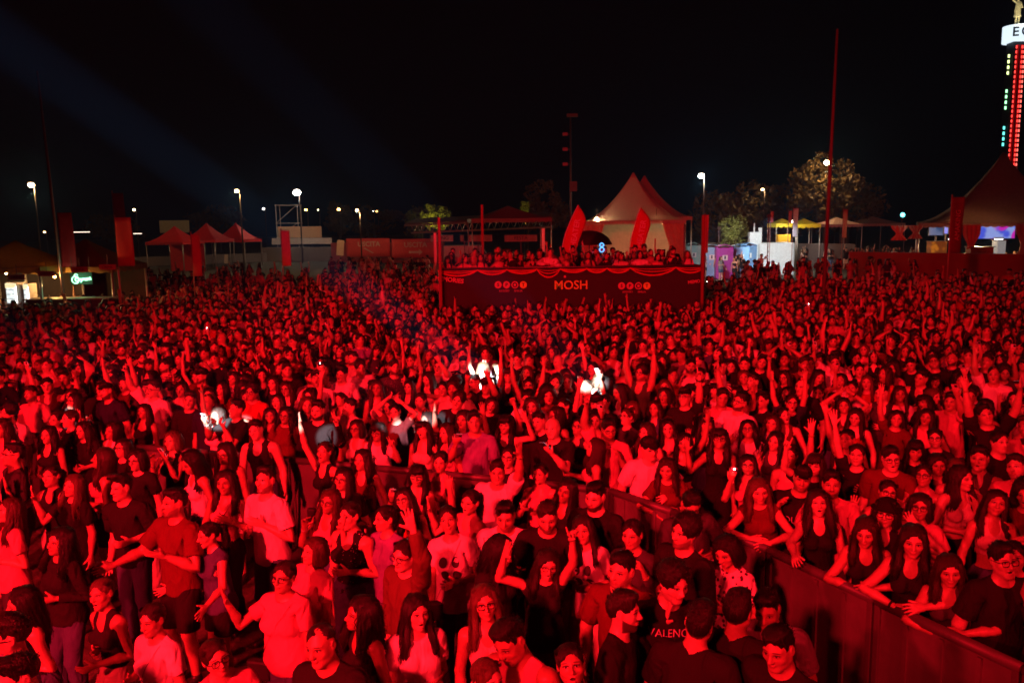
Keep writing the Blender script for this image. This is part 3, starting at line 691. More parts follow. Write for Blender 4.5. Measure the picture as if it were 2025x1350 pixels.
def person_parts(sp, lod):
    """-> list of (part name, V, F, rest, rgba, material key), and hand frames; local space, facing -Y"""
    sex = sp['sex']; T, hands = pose_bones(sex, sp); out = []
    fat = sp.get('fat', 0.0); jit = sp['rng']
    def add(name, kind, col, mat, alpha=0.0, mouth=0, V0=None):
        V, F, Wt = tpl(kind, sex, lod, mouth)
        R = V
        if name == 'body': F = cull_body(V, F, sp.get('top'), sp.get('bottom'))
        if fat:
            tw = Wt[:, 0] + Wt[:, 1] + Wt[:, 2] * .7; s = 1 + fat * tw
            V = V * np.stack([s, 1 + fat * 1.3 * tw, np.ones(len(V))], 1)
        if mat in ('cloth', 'floral', 'stripe', 'dots') and lod < 2:
            ph = (sum(map(ord, str(sp.get('seed', 0)))) % 97) * .37
            wv = .0030 * np.sin(31 * V[:, 2] + 24 * V[:, 0] + ph) + .0030 * np.sin(19 * V[:, 2] - 37 * V[:, 0] + 21 * V[:, 1] + 2 * ph)
            rr = np.maximum(.04, np.hypot(V[:, 0], V[:, 1])); V = V + np.stack([V[:, 0] / rr * wv, V[:, 1] / rr * wv, 0 * wv], 1) * (V[:, 2] < 1.36)[:, None]
        out.append((name, skin_apply(V.astype(np.float32), Wt, T), F, R, rgba(col, alpha, len(V)), mat))
    add('body', 'body', sp['skin'], 'skin', sp.get('beard', 0.0), sp.get('mouth', 0) if lod < 2 else 0)
    hname = {'cap': 'cap', 'hat': 'sun_hat'}.get(sp['hair'], 'hair')
    if sp['hair'] in ('cap', 'hat'): add('hair', sp.get('hair2', 'short'), HAIRC['dark'], 'hair')
    if sp['hair'] != 'bald': add(hname, sp['hair'], HAIRC[sp.get('hairc', 'dark')], 'hair' if hname == 'hair' else 'cloth')
    if sp.get('top'): add({'tee': 't_shirt', 'vtee': 't_shirt', 'croptee': 'cropped_t_shirt', 'tank': 'tank_top', 'crop': 'crop_top', 'tube': 'bandeau_top', 'shirt': 'long_sleeved_shirt', 'vest': 'sleeveless_shirt'}[sp['top']], sp['top'], CLOTHC[sp['topc']], sp.get('pat', 'cloth'))
    if sp.get('bottom'): add(sp['bottom'], sp['bottom'], CLOTHC[sp.get('botc', 'dgrey')], 'cloth')
    if sp.get('glasses') and lod < 2: add('glasses', 'glasses', (.01, .01, .01), 'hair')
    if lod < 2 and jit.random() < .42: add('wristband', jit.choice(('bandR', 'bandL')), jit.choice(((.6, .55, .1), (.02, .02, .02), (.6, .58, .55))), 'hair')
    return out, T, hands

def matrix_of(sp):
    s = sp.get('h', 1.70) / 1.72
    return Matrix.Translation(Vector((sp['x'], sp['y'], sp.get('z', 0.0)))) @ Matrix.Rotation(sp.get('yaw', 0.0), 4, 'Z') @ Matrix.Scale(s, 4)

def build_person(sp, lod, label=None, group=None):
    parts, T, hands = person_parts(sp, lod); root = None; M = matrix_of(sp)
    for name, V, F, R, C, mat in parts:
        used = np.unique(F); rem = np.zeros(len(V), np.int32); rem[used] = np.arange(len(used))
        me = set_mesh(name, V[used], rem[F], {'rest': R[used], 'Col': C[used]}); me.materials.append(MATS[mat])
        ob = bpy.data.objects.new('person' if root is None else name, me); bpy.context.scene.collection.objects.link(ob)
        if root is None:
            root = ob; ob.matrix_world = M
            ob['category'] = 'person'
            if label: ob['label'] = label
            if group: ob['group'] = group
        else: ob.parent = root
    sp['_T'] = T; sp['_hands'] = [M @ Matrix(h[0].tolist()) for h in hands]
    return root
# ------------------------------------------------------------------ the place
def mat(name, color, rough=.7, metal=0.0, emit=None, estr=0.0, var=.25, nscale=6.0, bumpd=.004, spec=.4, trans=0.0):
    if name in MATS: return MATS[name]
    m = bpy.data.materials.new(name); N, L = nodes_of(m); nt = m.node_tree; b = N['Principled BSDF']
    tc = nt.nodes.new('ShaderNodeTexCoord'); n1 = noise(nt, tc.outputs['Object'], nscale, 4)
    L.new(mix_rgb(nt, math_node(nt, 'MULTIPLY', smooth(nt, n1, .3, .75), var), tuple(color), tuple(c * .45 for c in color)), b.inputs['Base Color'])
    b.inputs['Roughness'].default_value = rough; b.inputs['Metallic'].default_value = metal; b.inputs['Specular IOR Level'].default_value = spec
    if trans: b.inputs['Transmission Weight'].default_value = trans
    if emit: b.inputs['Emission Color'].default_value = (*emit, 1); b.inputs['Emission Strength'].default_value = estr
    if bumpd: bump(nt, noise(nt, tc.outputs['Object'], nscale * 6, 3), b, .5, bumpd)
    MATS[name] = m; return m
def glow(name, color, strength):
    return mat(name, tuple(min(.8, c) for c in color), emit=color, estr=strength, bumpd=0)

class MB:
    def __init__(s): s.v = []; s.f = []
    def box(s, c, d, rz=0.0):
        c = Vector(c); h = Vector(d) / 2; b = len(s.v); R = Matrix.Rotation(rz, 3, 'Z')
        for z in (-1, 1):
            for x, y in ((-1, -1), (1, -1), (1, 1), (-1, 1)): s.v.append(c + R @ Vector((x * h.x, y * h.y, z * h.z)))
        s.f += [tuple(b + i for i in q) for q in ((3, 2, 1, 0), (4, 5, 6, 7), (0, 1, 5, 4), (1, 2, 6, 5), (2, 3, 7, 6), (3, 0, 4, 7))]; return s
    def tube(s, pts, rs, n=8):
        pts = [Vector(p) for p in pts]; rs = rs if isinstance(rs, (list, tuple)) else [rs] * len(pts); b = len(s.v)
        for i, p in enumerate(pts):
            t = (pts[min(i + 1, len(pts) - 1)] - pts[max(i - 1, 0)]).normalized(); a = t.orthogonal().normalized(); c = t.cross(a)
            for j in range(n): s.v.append(p + (a * math.cos(j * 2 * math.pi / n) + c * math.sin(j * 2 * math.pi / n)) * rs[i])
        for i in range(len(pts) - 1):
            for j in range(n): s.f.append((b + i * n + j, b + i * n + (j + 1) % n, b + (i + 1) * n + (j + 1) % n, b + (i + 1) * n + j))
        s.f += [tuple(b + j for j in reversed(range(n))), tuple(b + (len(pts) - 1) * n + j for j in range(n))]; return s
    def grid(s, fn, nu, nv):
        b = len(s.v)
        for i in range(nu + 1):
            for j in range(nv + 1): s.v.append(Vector(fn(i / nu, j / nv)))
        for i in range(nu):
            for j in range(nv): s.f.append((b + i * (nv + 1) + j, b + (i + 1) * (nv + 1) + j, b + (i + 1) * (nv + 1) + j + 1, b + i * (nv + 1) + j + 1))
        return s
    def prism(s, pts, dvec):
        b = len(s.v); n = len(pts); d = Vector(dvec)
        for p in pts: s.v.append(Vector(p))
        for p in pts: s.v.append(Vector(p) + d)
        s.f += [tuple(b + j for j in range(n)), tuple(b + n + j for j in reversed(range(n)))]
        for j in range(n): s.f.append((b + (j + 1) % n, b + j, b + n + j, b + n + (j + 1) % n))
        return s
    def ball(s, c, r, n=10, sq=(1, 1, 1)):
        c = Vector(c)
        return s.grid(lambda u, v: c + Vector((math.sin(v * math.pi) * math.cos(u * 2 * math.pi) * sq[0], math.sin(v * math.pi) * math.sin(u * 2 * math.pi) * sq[1], math.cos(v * math.pi) * sq[2])) * r, n, max(5, n // 2))
    def build(s, name, m, parent=None, smooth_=False, thick=0.0, bevel=0.0, kind=None):
        me = bpy.data.meshes.new(name); me.from_pydata([tuple(v) for v in s.v], [], s.f); me.materials.append(m)
        if smooth_:
            for p in me.polygons: p.use_smooth = True
        o = bpy.data.objects.new(name, me); COL.objects.link(o)
        if parent is not None: o.parent = parent
        if thick: k = o.modifiers.new('thickness', 'SOLIDIFY'); k.thickness = thick; k.offset = 0
        if bevel: k = o.modifiers.new('bevel', 'BEVEL'); k.width = bevel; k.segments = 2
        if kind: o['kind'] = kind
        return o
def tag(o, label, cat, group=None):
    o['label'] = label; o['category'] = cat
    if group: o['group'] = group
    return o
def thing(name, label, cat, loc=(0, 0, 0), rz=0.0, group=None):
    o = bpy.data.objects.new(name, None); COL.objects.link(o); o.location = loc; o.rotation_euler = (0, 0, rz); o.empty_display_size = .2
    return tag(o, label, cat, group)
def text_part(name, body, size, m, parent, loc, rot_=(math.pi / 2, 0, 0), extrude=.004, sx=1.0, shear=0.0, bold=0.0):
    c = bpy.data.curves.new('text', 'FONT'); c.body = body; c.size = size; c.extrude = extrude; c.align_x = 'CENTER'; c.align_y = 'CENTER'; c.shear = shear; c.offset = bold; c.resolution_u = 3
    t = bpy.data.objects.new('text', c); COL.objects.link(t); dg = bpy.context.evaluated_depsgraph_get()
    me = bpy.data.meshes.new_from_object(t.evaluated_get(dg)); bpy.data.objects.remove(t); bpy.data.curves.remove(c)
    me.materials.clear(); me.materials.append(m); me.name = name
    o = bpy.data.objects.new(name, me); COL.objects.link(o); o.parent = parent; o.location = loc; o.rotation_euler = rot_; o.scale = (sx, 1, 1)
    return o
def lamp_point(parent, loc, energy, color, r=.15):
    l = bpy.data.lights.new('lamp_light', 'POINT'); l.energy = energy; l.color = color; l.shadow_soft_size = r
    o = bpy.data.objects.new('lamp_light', l); COL.objects.link(o); o.parent = parent; o.location = loc; return o

def ground():
    m = bpy.data.materials.new('trodden_ground'); N, L = nodes_of(m); nt = m.node_tree; b = N['Principled BSDF']; tc = nt.nodes.new('ShaderNodeTexCoord')
    n1 = noise(nt, tc.outputs['Object'], .25, 6); n2 = noise(nt, tc.outputs['Object'], 9, 5, .7)
    c = mix_rgb(nt, smooth(nt, n1, .35, .65), (.085, .070, .050), (.055, .062, .035)); c = mix_rgb(nt, smooth(nt, n2, .4, .7), c, (.13, .11, .085))
    L.new(c, b.inputs['Base Color']); b.inputs['Roughness'].default_value = .95; bump(nt, n2, b, .8, .05); MATS['ground'] = m
    o = MB().grid(lambda u, v: (-230 + 460 * u, -40 + 320 * v, 0), 4, 4).build('ground', m); o['kind'] = 'structure'
ground()

# ---- steel crowd barriers round the front pit
def barrier(p, q, label):
    p, q = Vector((p.x, p.y, 0)), Vector((q.x, q.y, 0)); L = (q - p).length; rz = math.atan2(q.y - p.y, q.x - p.x)
    t = thing('crowd_barrier', label, 'barrier', (p + q) / 2, rz, 'steel barriers round the front pit'); m = mat('barrier_metal', (.16, .14, .14), .55, .15, var=.5, nscale=3, bumpd=.006)
    md = mat('barrier_edge', (.12, .11, .11), .5, .3)
    fp = MB().box((0, 0, .60), (L - .06, .02, 1.02)).build('front_panel', m, t)
    MB().tube([(-L / 2 + .01, 0, 1.15), (L / 2 - .01, 0, 1.15)], .042, 10).build('top_rail', md, t, True)
    for s in (-1, 1): MB().box((s * (L / 2 - .035), 0, .575), (.05, .07, 1.14)).build('post', md, t, bevel=.006)
    for s in (-.5, 0, .5): MB().box((s * L * .5, -.022, .60), (.035, .022, 1.0)).build('rib', m, fp)
    MB().box((0, .30, .012), (L - .1, .62, .02)).build('foot_plate', md, t)
    for s in (-1, 1): MB().tube([(s * (L / 2 - .12), .55, .03), (s * (L / 2 - .12), .03, .92)], .02, 6).build('brace', md, t)
RAILPX_R = [(1207, 967), (1330, 1008), (1520, 1083), (2025, 1317), (2260, 1428)]
RAILPX_L = [(1207, 967), (1008, 946), (575, 906), (265, 880), (0, 850), (-190, 832)]
def rail_line(pxs): return [on_plane(x, y, 1.17) for x, y in pxs]
RAIL_R, RAIL_L = rail_line(RAILPX_R), rail_line(RAILPX_L)
ORD = ['first', 'second', 'third', 'fourth', 'fifth', 'sixth', 'seventh', 'eighth', 'ninth', 'tenth', 'eleventh', 'twelfth', 'thirteenth', 'fourteenth', 'fifteenth', 'sixteenth', 'seventeenth', 'eighteenth', 'nineteenth', 'twentieth']
def rail_run(pts, fmt, target=1.15):
    k = 0
    for a, b in zip(pts[:-1], pts[1:]):
        n = max(1, int(round((b - a).length / target)))
        for i in range(n):
            barrier(a.lerp(b, i / n), a.lerp(b, (i + 1) / n), fmt % ORD[k]); k += 1
rail_run(RAIL_R[::1], 'red-lit steel barrier on the right diagonal, %s panel from its far corner')
rail_run(RAIL_L[::1], 'dark steel barrier behind the front pit, %s panel left of the corner')

# ---- raised viewing platform with the printed banner
PD = 25.2
def platform():
    a, b = at(868, 527, PD), at(1393, 531, PD); zt = .5 * (a.z + b.z); x0, x1 = a.x, b.x; W = x1 - x0
    t = thing('viewing_platform', 'raised viewing platform with dark banner of wavy red stripes and lettering', 'platform', (0, PD, 0))
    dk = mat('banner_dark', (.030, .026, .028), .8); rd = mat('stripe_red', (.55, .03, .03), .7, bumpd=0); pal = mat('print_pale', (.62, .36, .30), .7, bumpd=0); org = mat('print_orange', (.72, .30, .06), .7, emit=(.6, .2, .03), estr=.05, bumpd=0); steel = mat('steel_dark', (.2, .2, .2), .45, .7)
    MB().box(((x0 + x1) / 2, 2.4, 1.40), (W, 4.7, .14)).build('deck', mat('deck_ply', (.12, .09, .07), .8), t)
    fb = MB().grid(lambda u, v: (x0 + W * u, .03 * math.sin(u * 37) * (1 - v) * .5, .10 + (zt - .10) * v), 60, 6).build('front_banner', dk, t, True, thick=.012); deck = t
    MB().tube([(x0, .02, zt + .02), (x1, .02, zt + .02)], .022, 8).build('hand_rail', steel, t, True)
    for i in range(8): MB().box((x0 + W * i / 7, .08, zt / 2), (.05, .05, zt)).build('rail_post', steel, t)
    for x in (x0, x1): MB().box((x, 2.3, zt - .05), (.04, 4.5, .05)).build('side_rail', steel, t)
    for x in (x0 + .1, x1 - .1):
        for y in (.6, 4.4): MB().box((x, y, .66), (.09, .09, 1.32)).build('leg', steel, t)
    X = lambda px: at(px, 560, PD).x
    Zp = lambda px, py: at(px, py, PD).z
    scal = [(866, 945, 11), (945, 1003, 9), (1003, 1062, 8), (1062, 1108, 16), (1108, 1160, 7), (1160, 1200, 8), (1200, 1246, 9), (1246, 1336, 15), (1336, 1393, 11)]
    for ai, (fr, wd) in enumerate(((1.0, .045), (.52, .028), (.18, .02))):
        pts = []
        for p0, p1, dep in scal:
            for i in range(10):
                u = i / 10; px = p0 + (p1 - p0) * u; pts.append((X(px), zt - .035 - dep / FPX * PD * fr * math.sin(math.pi * u) ** .7))
        mb = MB(); n = len(pts)
        mb.grid(lambda u, v: (pts[min(n - 1, int(round(u * (n - 1))))][0], -.028 - .004 * ai, pts[min(n - 1, int(round(u * (n - 1))))][1] - wd * (v - .5)), n - 1, 1)
        mb.build('wavy_stripe', rd, fb, thick=.006)
    y = -.030; t = fb
    def disc(px, py, r, m, yy): return MB().prism([(X(px) + r * math.cos(k * math.pi / 10), yy, Zp(px, py) + r * math.sin(k * math.pi / 10)) for k in range(20)], (0, -.006, 0)).build('logo_disc', m, t)
    for cx, cy, word in ((985, 563, 'SPOT'), (1229, 565, 'SPOT')):
        for i, ch in enumerate(word):
            px = cx + 16.6 * i; m_ = pal if i < 3 else org
            disc(px, cy, .108, m_, y)
            if ch == 'O': disc(px, cy, .075, dk, y - .008); disc(px, cy, .040, pal, y - .016)
            else: text_part('letter', ch, .145, dk, t, (X(px), y - .010, Zp(px, cy)), bold=.004)
        text_part('lettering', 'REGGIO', .085, pal, t, (X(cx + 12), y - .004, Zp(cx + 12, cy + 12))); text_part('lettering', 'EMILIA', .085, pal, t, (X(cx + 40), y - .004, Zp(cx + 40, cy + 12)))
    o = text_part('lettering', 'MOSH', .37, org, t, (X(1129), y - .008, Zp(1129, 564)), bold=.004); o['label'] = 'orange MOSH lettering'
    disc(1117, 547, .035, pal, y)
    text_part('lettering', 'MEMORIES', .185, pal, t, (X(889), y - .006, Zp(889, 553)), rot_=(math.pi / 2, math.radians(8), 0), bold=.006)
    text_part('lettering', 'MEMO', .13, pal, t, (X(1372), y - .006, Zp(1372, 557)), rot_=(math.pi / 2, math.radians(-6), 0), bold=.004)
    for px, py, lab, dep in ((868, 430, 'slim red post at the left end of the viewing platform', 24.9), (953, 405, 'thin red post rising behind the platform crowd on the left', 29.0), (1391, 425, 'red post at the right end of the viewing platform', 24.9)):
        p = at(px, py, dep); o = tag(MB().box((0, 0, p.z / 2), (.085, .085, p.z)).build('marker_post', mat('red_paint', (.20, .02, .02), .6), bevel=.01), lab, 'post'); o.location = (p.x, p.y, 0)
platform()
PLAT = (at(868, 527, PD).x, at(1393, 527, PD).x, PD, PD + 4.7)

# ---- feather flags, banners on poles
def feather_flag(px0, py0, px1, py1, dep, word, label):
    base, top = at(px0, py1, dep), at(px1, py0, dep); t = thing('feather_flag', label, 'flag', (base.x, dep, 0)); h = top.z; zb = base.z; dx = top.x - base.x
    red = mat('flag_red', (.50, .025, .03), .75)
    def edge(v): return Vector((dx * v ** 1.6, 0, zb + (h - zb) * v))
    MB().tube([(-.02, .02, 0), (-.02, .02, zb)] + [edge(v / 8) + Vector((-.02, .01, 0)) for v in range(1, 9)], .014, 6).build('pole', mat('pole_white', (.7, .68, .66), .4), t, True)
    wd = .56
    MB().grid(lambda u, v: edge(v) + Vector((wd * u * (1 - max(0, (v - .62) / .38) ** 1.5) * (.8 + .2 * v), .03 * math.sin(5 * v + 3 * u), -.05 * u)), 6, 14).build('sail', red, t, True, thick=.004)
    text_part('lettering', word, .26, mat('print_white', (.65, .5, .5), .7, bumpd=0), t, (dx * .30 + .25, -.05, zb + (h - zb) * .36), rot_=(math.pi / 2, -math.pi / 2 + .18, 0), bold=.004)
feather_flag(1112, 405, 1145, 500, 28.0, 'THEATER', 'tall red feather flag leaning left of the pale marquee')
feather_flag(1246, 408, 1268, 500, 28.4, 'THEATER', 'red feather flag in front of the lit marquee opening')
def pole_banner(px, py0, py1, wpx, dep, color, label, tall=None, word=None, lean=0.0):
    a, b = at(px, py0, dep), at(px, py1, dep); w = wpx / FPX * dep; t = thing('banner_flag', label, 'banner', (a.x, dep, 0)); m = mat('banner_' + '_'.join('%02d' % int(c * 99) for c in color), color, .8)
    ztop = at(tall[0], tall[1], dep).z if tall else a.z + .1
    MB().tube([(-w / 2, 0, 0), (-w / 2 + lean, 0, ztop)], [.05, .035] if tall else .025, 8).build('pole', mat('pole_red_metal', (.30, .16, .15), .5, .3), t, True)
    MB().grid(lambda u, v: (-w / 2 + w * u, -.02 - .05 * math.sin(u * 4 + v * 3) * u, b.z + (a.z - b.z) * v), 8, 10).build('cloth', m, t, True, thick=.006)
    if word: text_part('lettering', word, w * .55, mat('print_dull', (.45, .30, .25), .8, bumpd=0), t, (0, -.09, (a.z + b.z) / 2), rot_=(math.pi / 2, -math.pi / 2, 0))
    return t
pole_banner(128, 421, 528, 28, 28.5, (.45, .02, .03), 'red hanging banner on the very tall pole at the left', tall=(110, 140), lean=-.25)
pole_banner(243, 430, 526, 32, 29.5, (.50, .025, .03), 'wide red banner flag right of the orange-roofed drinks stall')
pole_banner(233, 382, 470, 22, 34, (.16, .07, .04), 'dull brown banner standing high behind the wide red banner')
pole_banner(386, 463, 546, 17, 31, (.40, .06, .06), 'narrow dull red banner in front of the red gazebos')
pole_banner(564, 456, 526, 17, 36, (.55, .25, .20), 'narrow pinkish banner below the bright street lamp')
pole_banner(1895, 390, 500, 24, 30, (.13, .075, .05), 'brown lettered banner in front of the big marquee', word='AMAKING')
pole_banner(1527, 418, 440, 6, 60, (.50, .10, .10), 'tiny red pennant banner beyond the portable toilets')
pole_banner(1563, 417, 442, 6, 62, (.50, .10, .10), 'tiny red banner just left of the white banner')
pole_banner(1574, 412, 468, 10, 60, (.62, .62, .75), 'slim white banner beside the white container wall')
pole_banner(1672, 414, 470, 9, 58, (.40, .14, .12), 'slim dull red banner right of the tall red pole')
pole_banner(1398, 425, 500, 7, 44, (.62, .30, .28), 'pale pink banner edge beside the portable toilets')
def mast(pxt, pyt, dep, r, label, m, lean=0.0):
    p = at(pxt, pyt, dep); t = tag(MB().tube([(0, 0, 0), (lean * .5, 0, p.z * .5), (lean, 0, p.z)], [r, r * .9, r * .6], 10).build('tall_pole', m, smooth_=True), label, 'pole'); t.location = (p.x - lean, dep, 0)
mast(1656, 58, 26.0, .06, 'very tall red-lit pole rising out of the crowd at right', mat('pole_pale', (.11, .07, .07), .6), .12)
# floodlight mast in the middle distance
p = at(1128, 226, 70); t = thing('floodlight_mast', 'tall dark mast with unlit floodlights left of the marquee', 'mast', (p.x, 70, 0)); dkm = mat('mast_steel', (.14, .12, .12), .5, .6)
MB().tube([(0, 0, 0), (0, 0, p.z)], [.12, .06], 8).build('mast_pole', dkm, t, True)
MB().box((.15, 0, p.z - .1), (.9, .4, .25)).build('top_box', mat('lamp_box', (.16, .13, .1), .6), t)
for i in range(3):
    MB().box((-.45, -.1, p.z - 1.6 - 1.2 * i), (.4, .2, .26)).build('floodlight', mat('lamp_housing', (.22, .2, .2), .4, .4), t)
    MB().box((-.2, 0, p.z - 1.6 - 1.2 * i), (.4, .05, .05)).build('bracket', dkm, t)
MB().box((.2, -.1, p.z - 5.8), (.6, .4, .8)).build('loudspeaker', mat('speaker_grille', (.2, .1, .12), .7), t)

# ---- tents
def pagoda(name, label, c, w, d, eave, peak, roof, rz=0.0, curtain=None, group=None, k=1.7, valance=.25, wallback=None):
    t = thing(name, label, 'tent', (c[0], c[1], 0), rz, group)
    def rf(u, v):
        a = u * 4; i = int(min(3, a)); f = a - i; cor = [(-1, -1), (1, -1), (1, 1), (-1, 1), (-1, -1)]
        x = cor[i][0] + (cor[i + 1][0] - cor[i][0]) * f; y = cor[i][1] + (cor[i + 1][1] - cor[i][1]) * f
        s_ = (1 - v) ** 1.0; z = eave + (peak - eave) * v ** k; s2 = max(.012, 1 - v)
        return (x * w / 2 * s2, y * d / 2 * s2, z - .05 * w * .2 * math.sin(math.pi * f) * (1 - v))
    ro = MB().grid(rf, 32, 12).build('roof', roof, t, True, thick=.01)
    for sx in (-1, 1):
        for sy in (-1, 1): MB().tube([(sx * (w / 2 - .05), sy * (d / 2 - .05), 0), (sx * (w / 2 - .05), sy * (d / 2 - .05), eave)], .045, 8).build('leg', mat('tent_leg', (.45, .42, .40), .4, .5), t, True)
    if valance:
        for sx, sy, ln, ax in ((0, -1, w, 0), (0, 1, w, 0), (1, 0, d, 1), (-1, 0, d, 1)):
            n = max(4, int(ln / .4))
            if ax == 0: fn = lambda u, v: (-ln / 2 + ln * u, sy * d / 2, eave - v * valance * (.75 + .25 * abs(math.cos(u * n * math.pi))))
            else: fn = lambda u, v: (sx * w / 2, -ln / 2 + ln * u, eave - v * valance * (.75 + .25 * abs(math.cos(u * n * math.pi))))
            MB().grid(fn, n * 4, 1).build('valance', roof, ro, thick=.008)
    if curtain:
        for sx in (-1, 1):
            for off in (0,):
                def cf(u, v):
                    wd = (.22 + .20 * abs(v - .45) * 2) * w * .55
                    return (sx * (w / 2 - .12) - sx * wd * u, -d / 2 + .12 + .05 * math.sin(u * 22), eave * (1 - v) + .02)
                MB().grid(cf, 20, 8).build('curtain', curtain, t, True, thick=.008)
    if wallback: MB().box((0, d / 2 - .06, eave / 2), (w - .1, .03, eave - .1)).build('back_wall', wallback, t)
    return t
def cloth_through(m, amt=.35):
    nt = m.node_tree; b = nt.nodes['Principled BSDF']; out = nt.nodes['Material Output']; tr = nt.nodes.new('ShaderNodeBsdfTranslucent'); mx = nt.nodes.new('ShaderNodeMixShader'); mx.inputs[0].default_value = amt
    src = b.inputs['Base Color'].links[0].from_socket; nt.links.new(src, tr.inputs[0]); nt.links.new(b.outputs[0], mx.inputs[1]); nt.links.new(tr.outputs[0], mx.inputs[2]); nt.links.new(mx.outputs[0], out.inputs[0]); return m
white_pvc = mat('tent_pvc', (.62, .56, .50), .6, var=.15); cream = mat('drape_cream', (.66, .46, .28), .85); cloth_through(white_pvc, .25)
pa = at(1240, 336, 52); ea = at(1250, 436, 52)
T1 = pagoda('marquee', 'pale peaked marquee lit from inside behind the platform', (at(1252, 400, 55).x, 52 + 3), 6.4, 6.0, ea.z, pa.z, white_pvc, math.radians(-8), cream, wallback=mat('tent_wall_warm', (.55, .45, .34), .8))
T2 = pagoda('marquee', 'second pale marquee whose peak shows just behind the first', (at(1274, 400, 61).x, 61), 6.4, 6.0, at(1264, 430, 60).z, at(1264, 346, 60).z, white_pvc, math.radians(-8))
def bulb_lamp(px, py, dep, r, energy, color, label, estr=60, drop=.6):
    p = at(px, py, dep); t = thing('hanging_lamp', label, 'lamp', (p.x, dep, p.z)); MB().ball((0, 0, 0), r, 10).build('bulb', glow('bulb_%d_%d' % (int(color[1] * 99), estr), color, estr), t, True)
    MB().tube([(0, 0, r), (0, 0, r + drop)], .012, 5).build('cord', dkm, t); lamp_point(t, (0, -r - .02, -.05), energy, color, r)
WARM = (1.0, .62, .30)
bulb_lamp(1180, 434, 52.6, .13, 300, WARM, 'warm lamp on the left side of the marquee opening'); bulb_lamp(1298, 435, 52.6, .13, 700, WARM, 'warm lamp on the right side of the marquee opening')
bulb_lamp(1568, 438, 63.5, .09, 330, (1, .9, .7), 'small added white lamp brightening the two yellow gazebos', 20)  # lamp added to brighten the yellow gazebo roofs
# the big marquee at the right edge
RD = 50.0
pk, ev = at(1985, 301, RD + 5), at(1900, 441, RD); brown_pvc = cloth_through(mat('tent_pvc_brown', (.34, .24, .19), .65), .5)
T3 = pagoda('marquee', 'large brown marquee with tied curtains at the right edge', (pk.x, RD + 5), 9.6, 9.2, ev.z, pk.z, brown_pvc, math.radians(-25), None, k=1.75, valance=.3)
def curtain(px0, px1, py1, dep, label, m, tie=.55):
    a, b = at(px0, 440, dep), at(px1, py1, dep)
    def cf(u, v):
        s_ = 1 - .62 * math.exp(-((v - tie) / .28) ** 2); mid = .5
        return ((a.x + b.x) / 2 + (b.x - a.x) * (u - .5) * s_, dep + .06 * math.sin(u * 26), ev.z - .1 - (ev.z - .1 - b.z) * v)
    tag(MB().grid(cf, 26, 14).build('tied_curtain', m, smooth_=True, thick=.01), label, 'curtain')
curtain(1762, 1795, 475, RD - .2, 'orange-lit curtain at the left corner of the big marquee', cream); curtain(1796, 1826, 472, RD + .4, 'brown curtain inside the big marquee left corner', mat('drape_brown', (.4, .24, .15), .85))
curtain(1905, 1938, 492, RD - .2, 'peach tied curtain in the middle of the big marquee', cream, .85); curtain(2008, 2045, 520, RD - .2, 'dim brown curtain at the right side of the big marquee', mat('drape_brown', (.4, .24, .15), .85))
def screen_mat(name, c1, c2, c3, sc_, st):
    m = bpy.data.materials.new(name); N, L = nodes_of(m); nt = m.node_tree; b = N['Principled BSDF']; tc = nt.nodes.new('ShaderNodeTexCoord')
    v = nt.nodes.new('ShaderNodeTexVoronoi'); v.inputs['Scale'].default_value = sc_; L.new(tc.outputs['Object'], v.inputs['Vector'])
    c = mix_rgb(nt, smooth(nt, v.outputs['Distance'], .25, .6), c1, c2); c = mix_rgb(nt, smooth(nt, noise(nt, tc.outputs['Object'], .7, 1), .48, .52), c, c3)
    L.new(c, b.inputs['Emission Color']); b.inputs['Emission Strength'].default_value = st; b.inputs['Base Color'].default_value = (.02, .02, .02, 1); return m
def screen(px0, px1, py0, py1, dep, m, label, cat='screen'):
    a, b = at(px0, py0, dep), at(px1, py1, dep); t = thing('light_screen', label, cat, ((a.x + b.x) / 2, dep, b.z)); w, h = b.x - a.x, a.z - b.z
    MB().box((0, 0, h / 2), (w, .03, h)).build('display', m, t)
    for s in (-1, 1): MB().box((s * (w / 2 + .03), .02, h / 2), (.05, .08, h + .08)).build('side_frame', dkm, t)
    MB().box((0, .05, -b.z / 2 - .05), (.1, .08, b.z + .05)).build('stand', dkm, t)
screen(1936, 2006, 445, 471, RD + 7, screen_mat('screen_magenta', (.08, .12, .9), (.35, .45, 1), (.75, .02, .55), 1.6, .7), 'glowing blue and magenta video wall inside the big marquee')
screen(1868, 1874, 446, 462, RD + 6, screen_mat('screen_violet', (.20, .18, .9), (.3, .3, 1), (.25, .2, .9), 1, .9), 'small violet light panel inside the big marquee')
screen(1838, 1865, 450, 465, RD + 7, screen_mat('screen_blue', (.04, .06, .14), (.09, .12, .24), (.05, .05, .15), 2, 1.0), 'dim blue backlit wall left of the violet panel')
def tube_light(px, py, dep, wpx, color, st, label):
    p = at(px, py, dep); w = wpx / FPX * dep; t = thing('tube_light', label, 'lamp', (p.x, dep, p.z)); MB().box((0, 0, 0), (w, .08, .07)).build('tube', glow('tube_%d_%d' % (int(color[0] * 99), int(st)), color, st), t)
    MB().box((0, 0, .08), (w + .05, .1, .06)).build('housing', dkm, t)
tube_light(1851, 443, RD + 4, 16, (.75, 1, .8), 6, 'greenish white tube light under the big marquee roof')
tube_light(1880, 473, RD + 1, 8, (.9, 1, .95), 5, 'small white light over the bar in the big marquee')
tube_light(1975, 473, RD + .5, 16, (.9, .9, .85), 3, 'white lit lamp top on the bar kiosk in the big marquee')
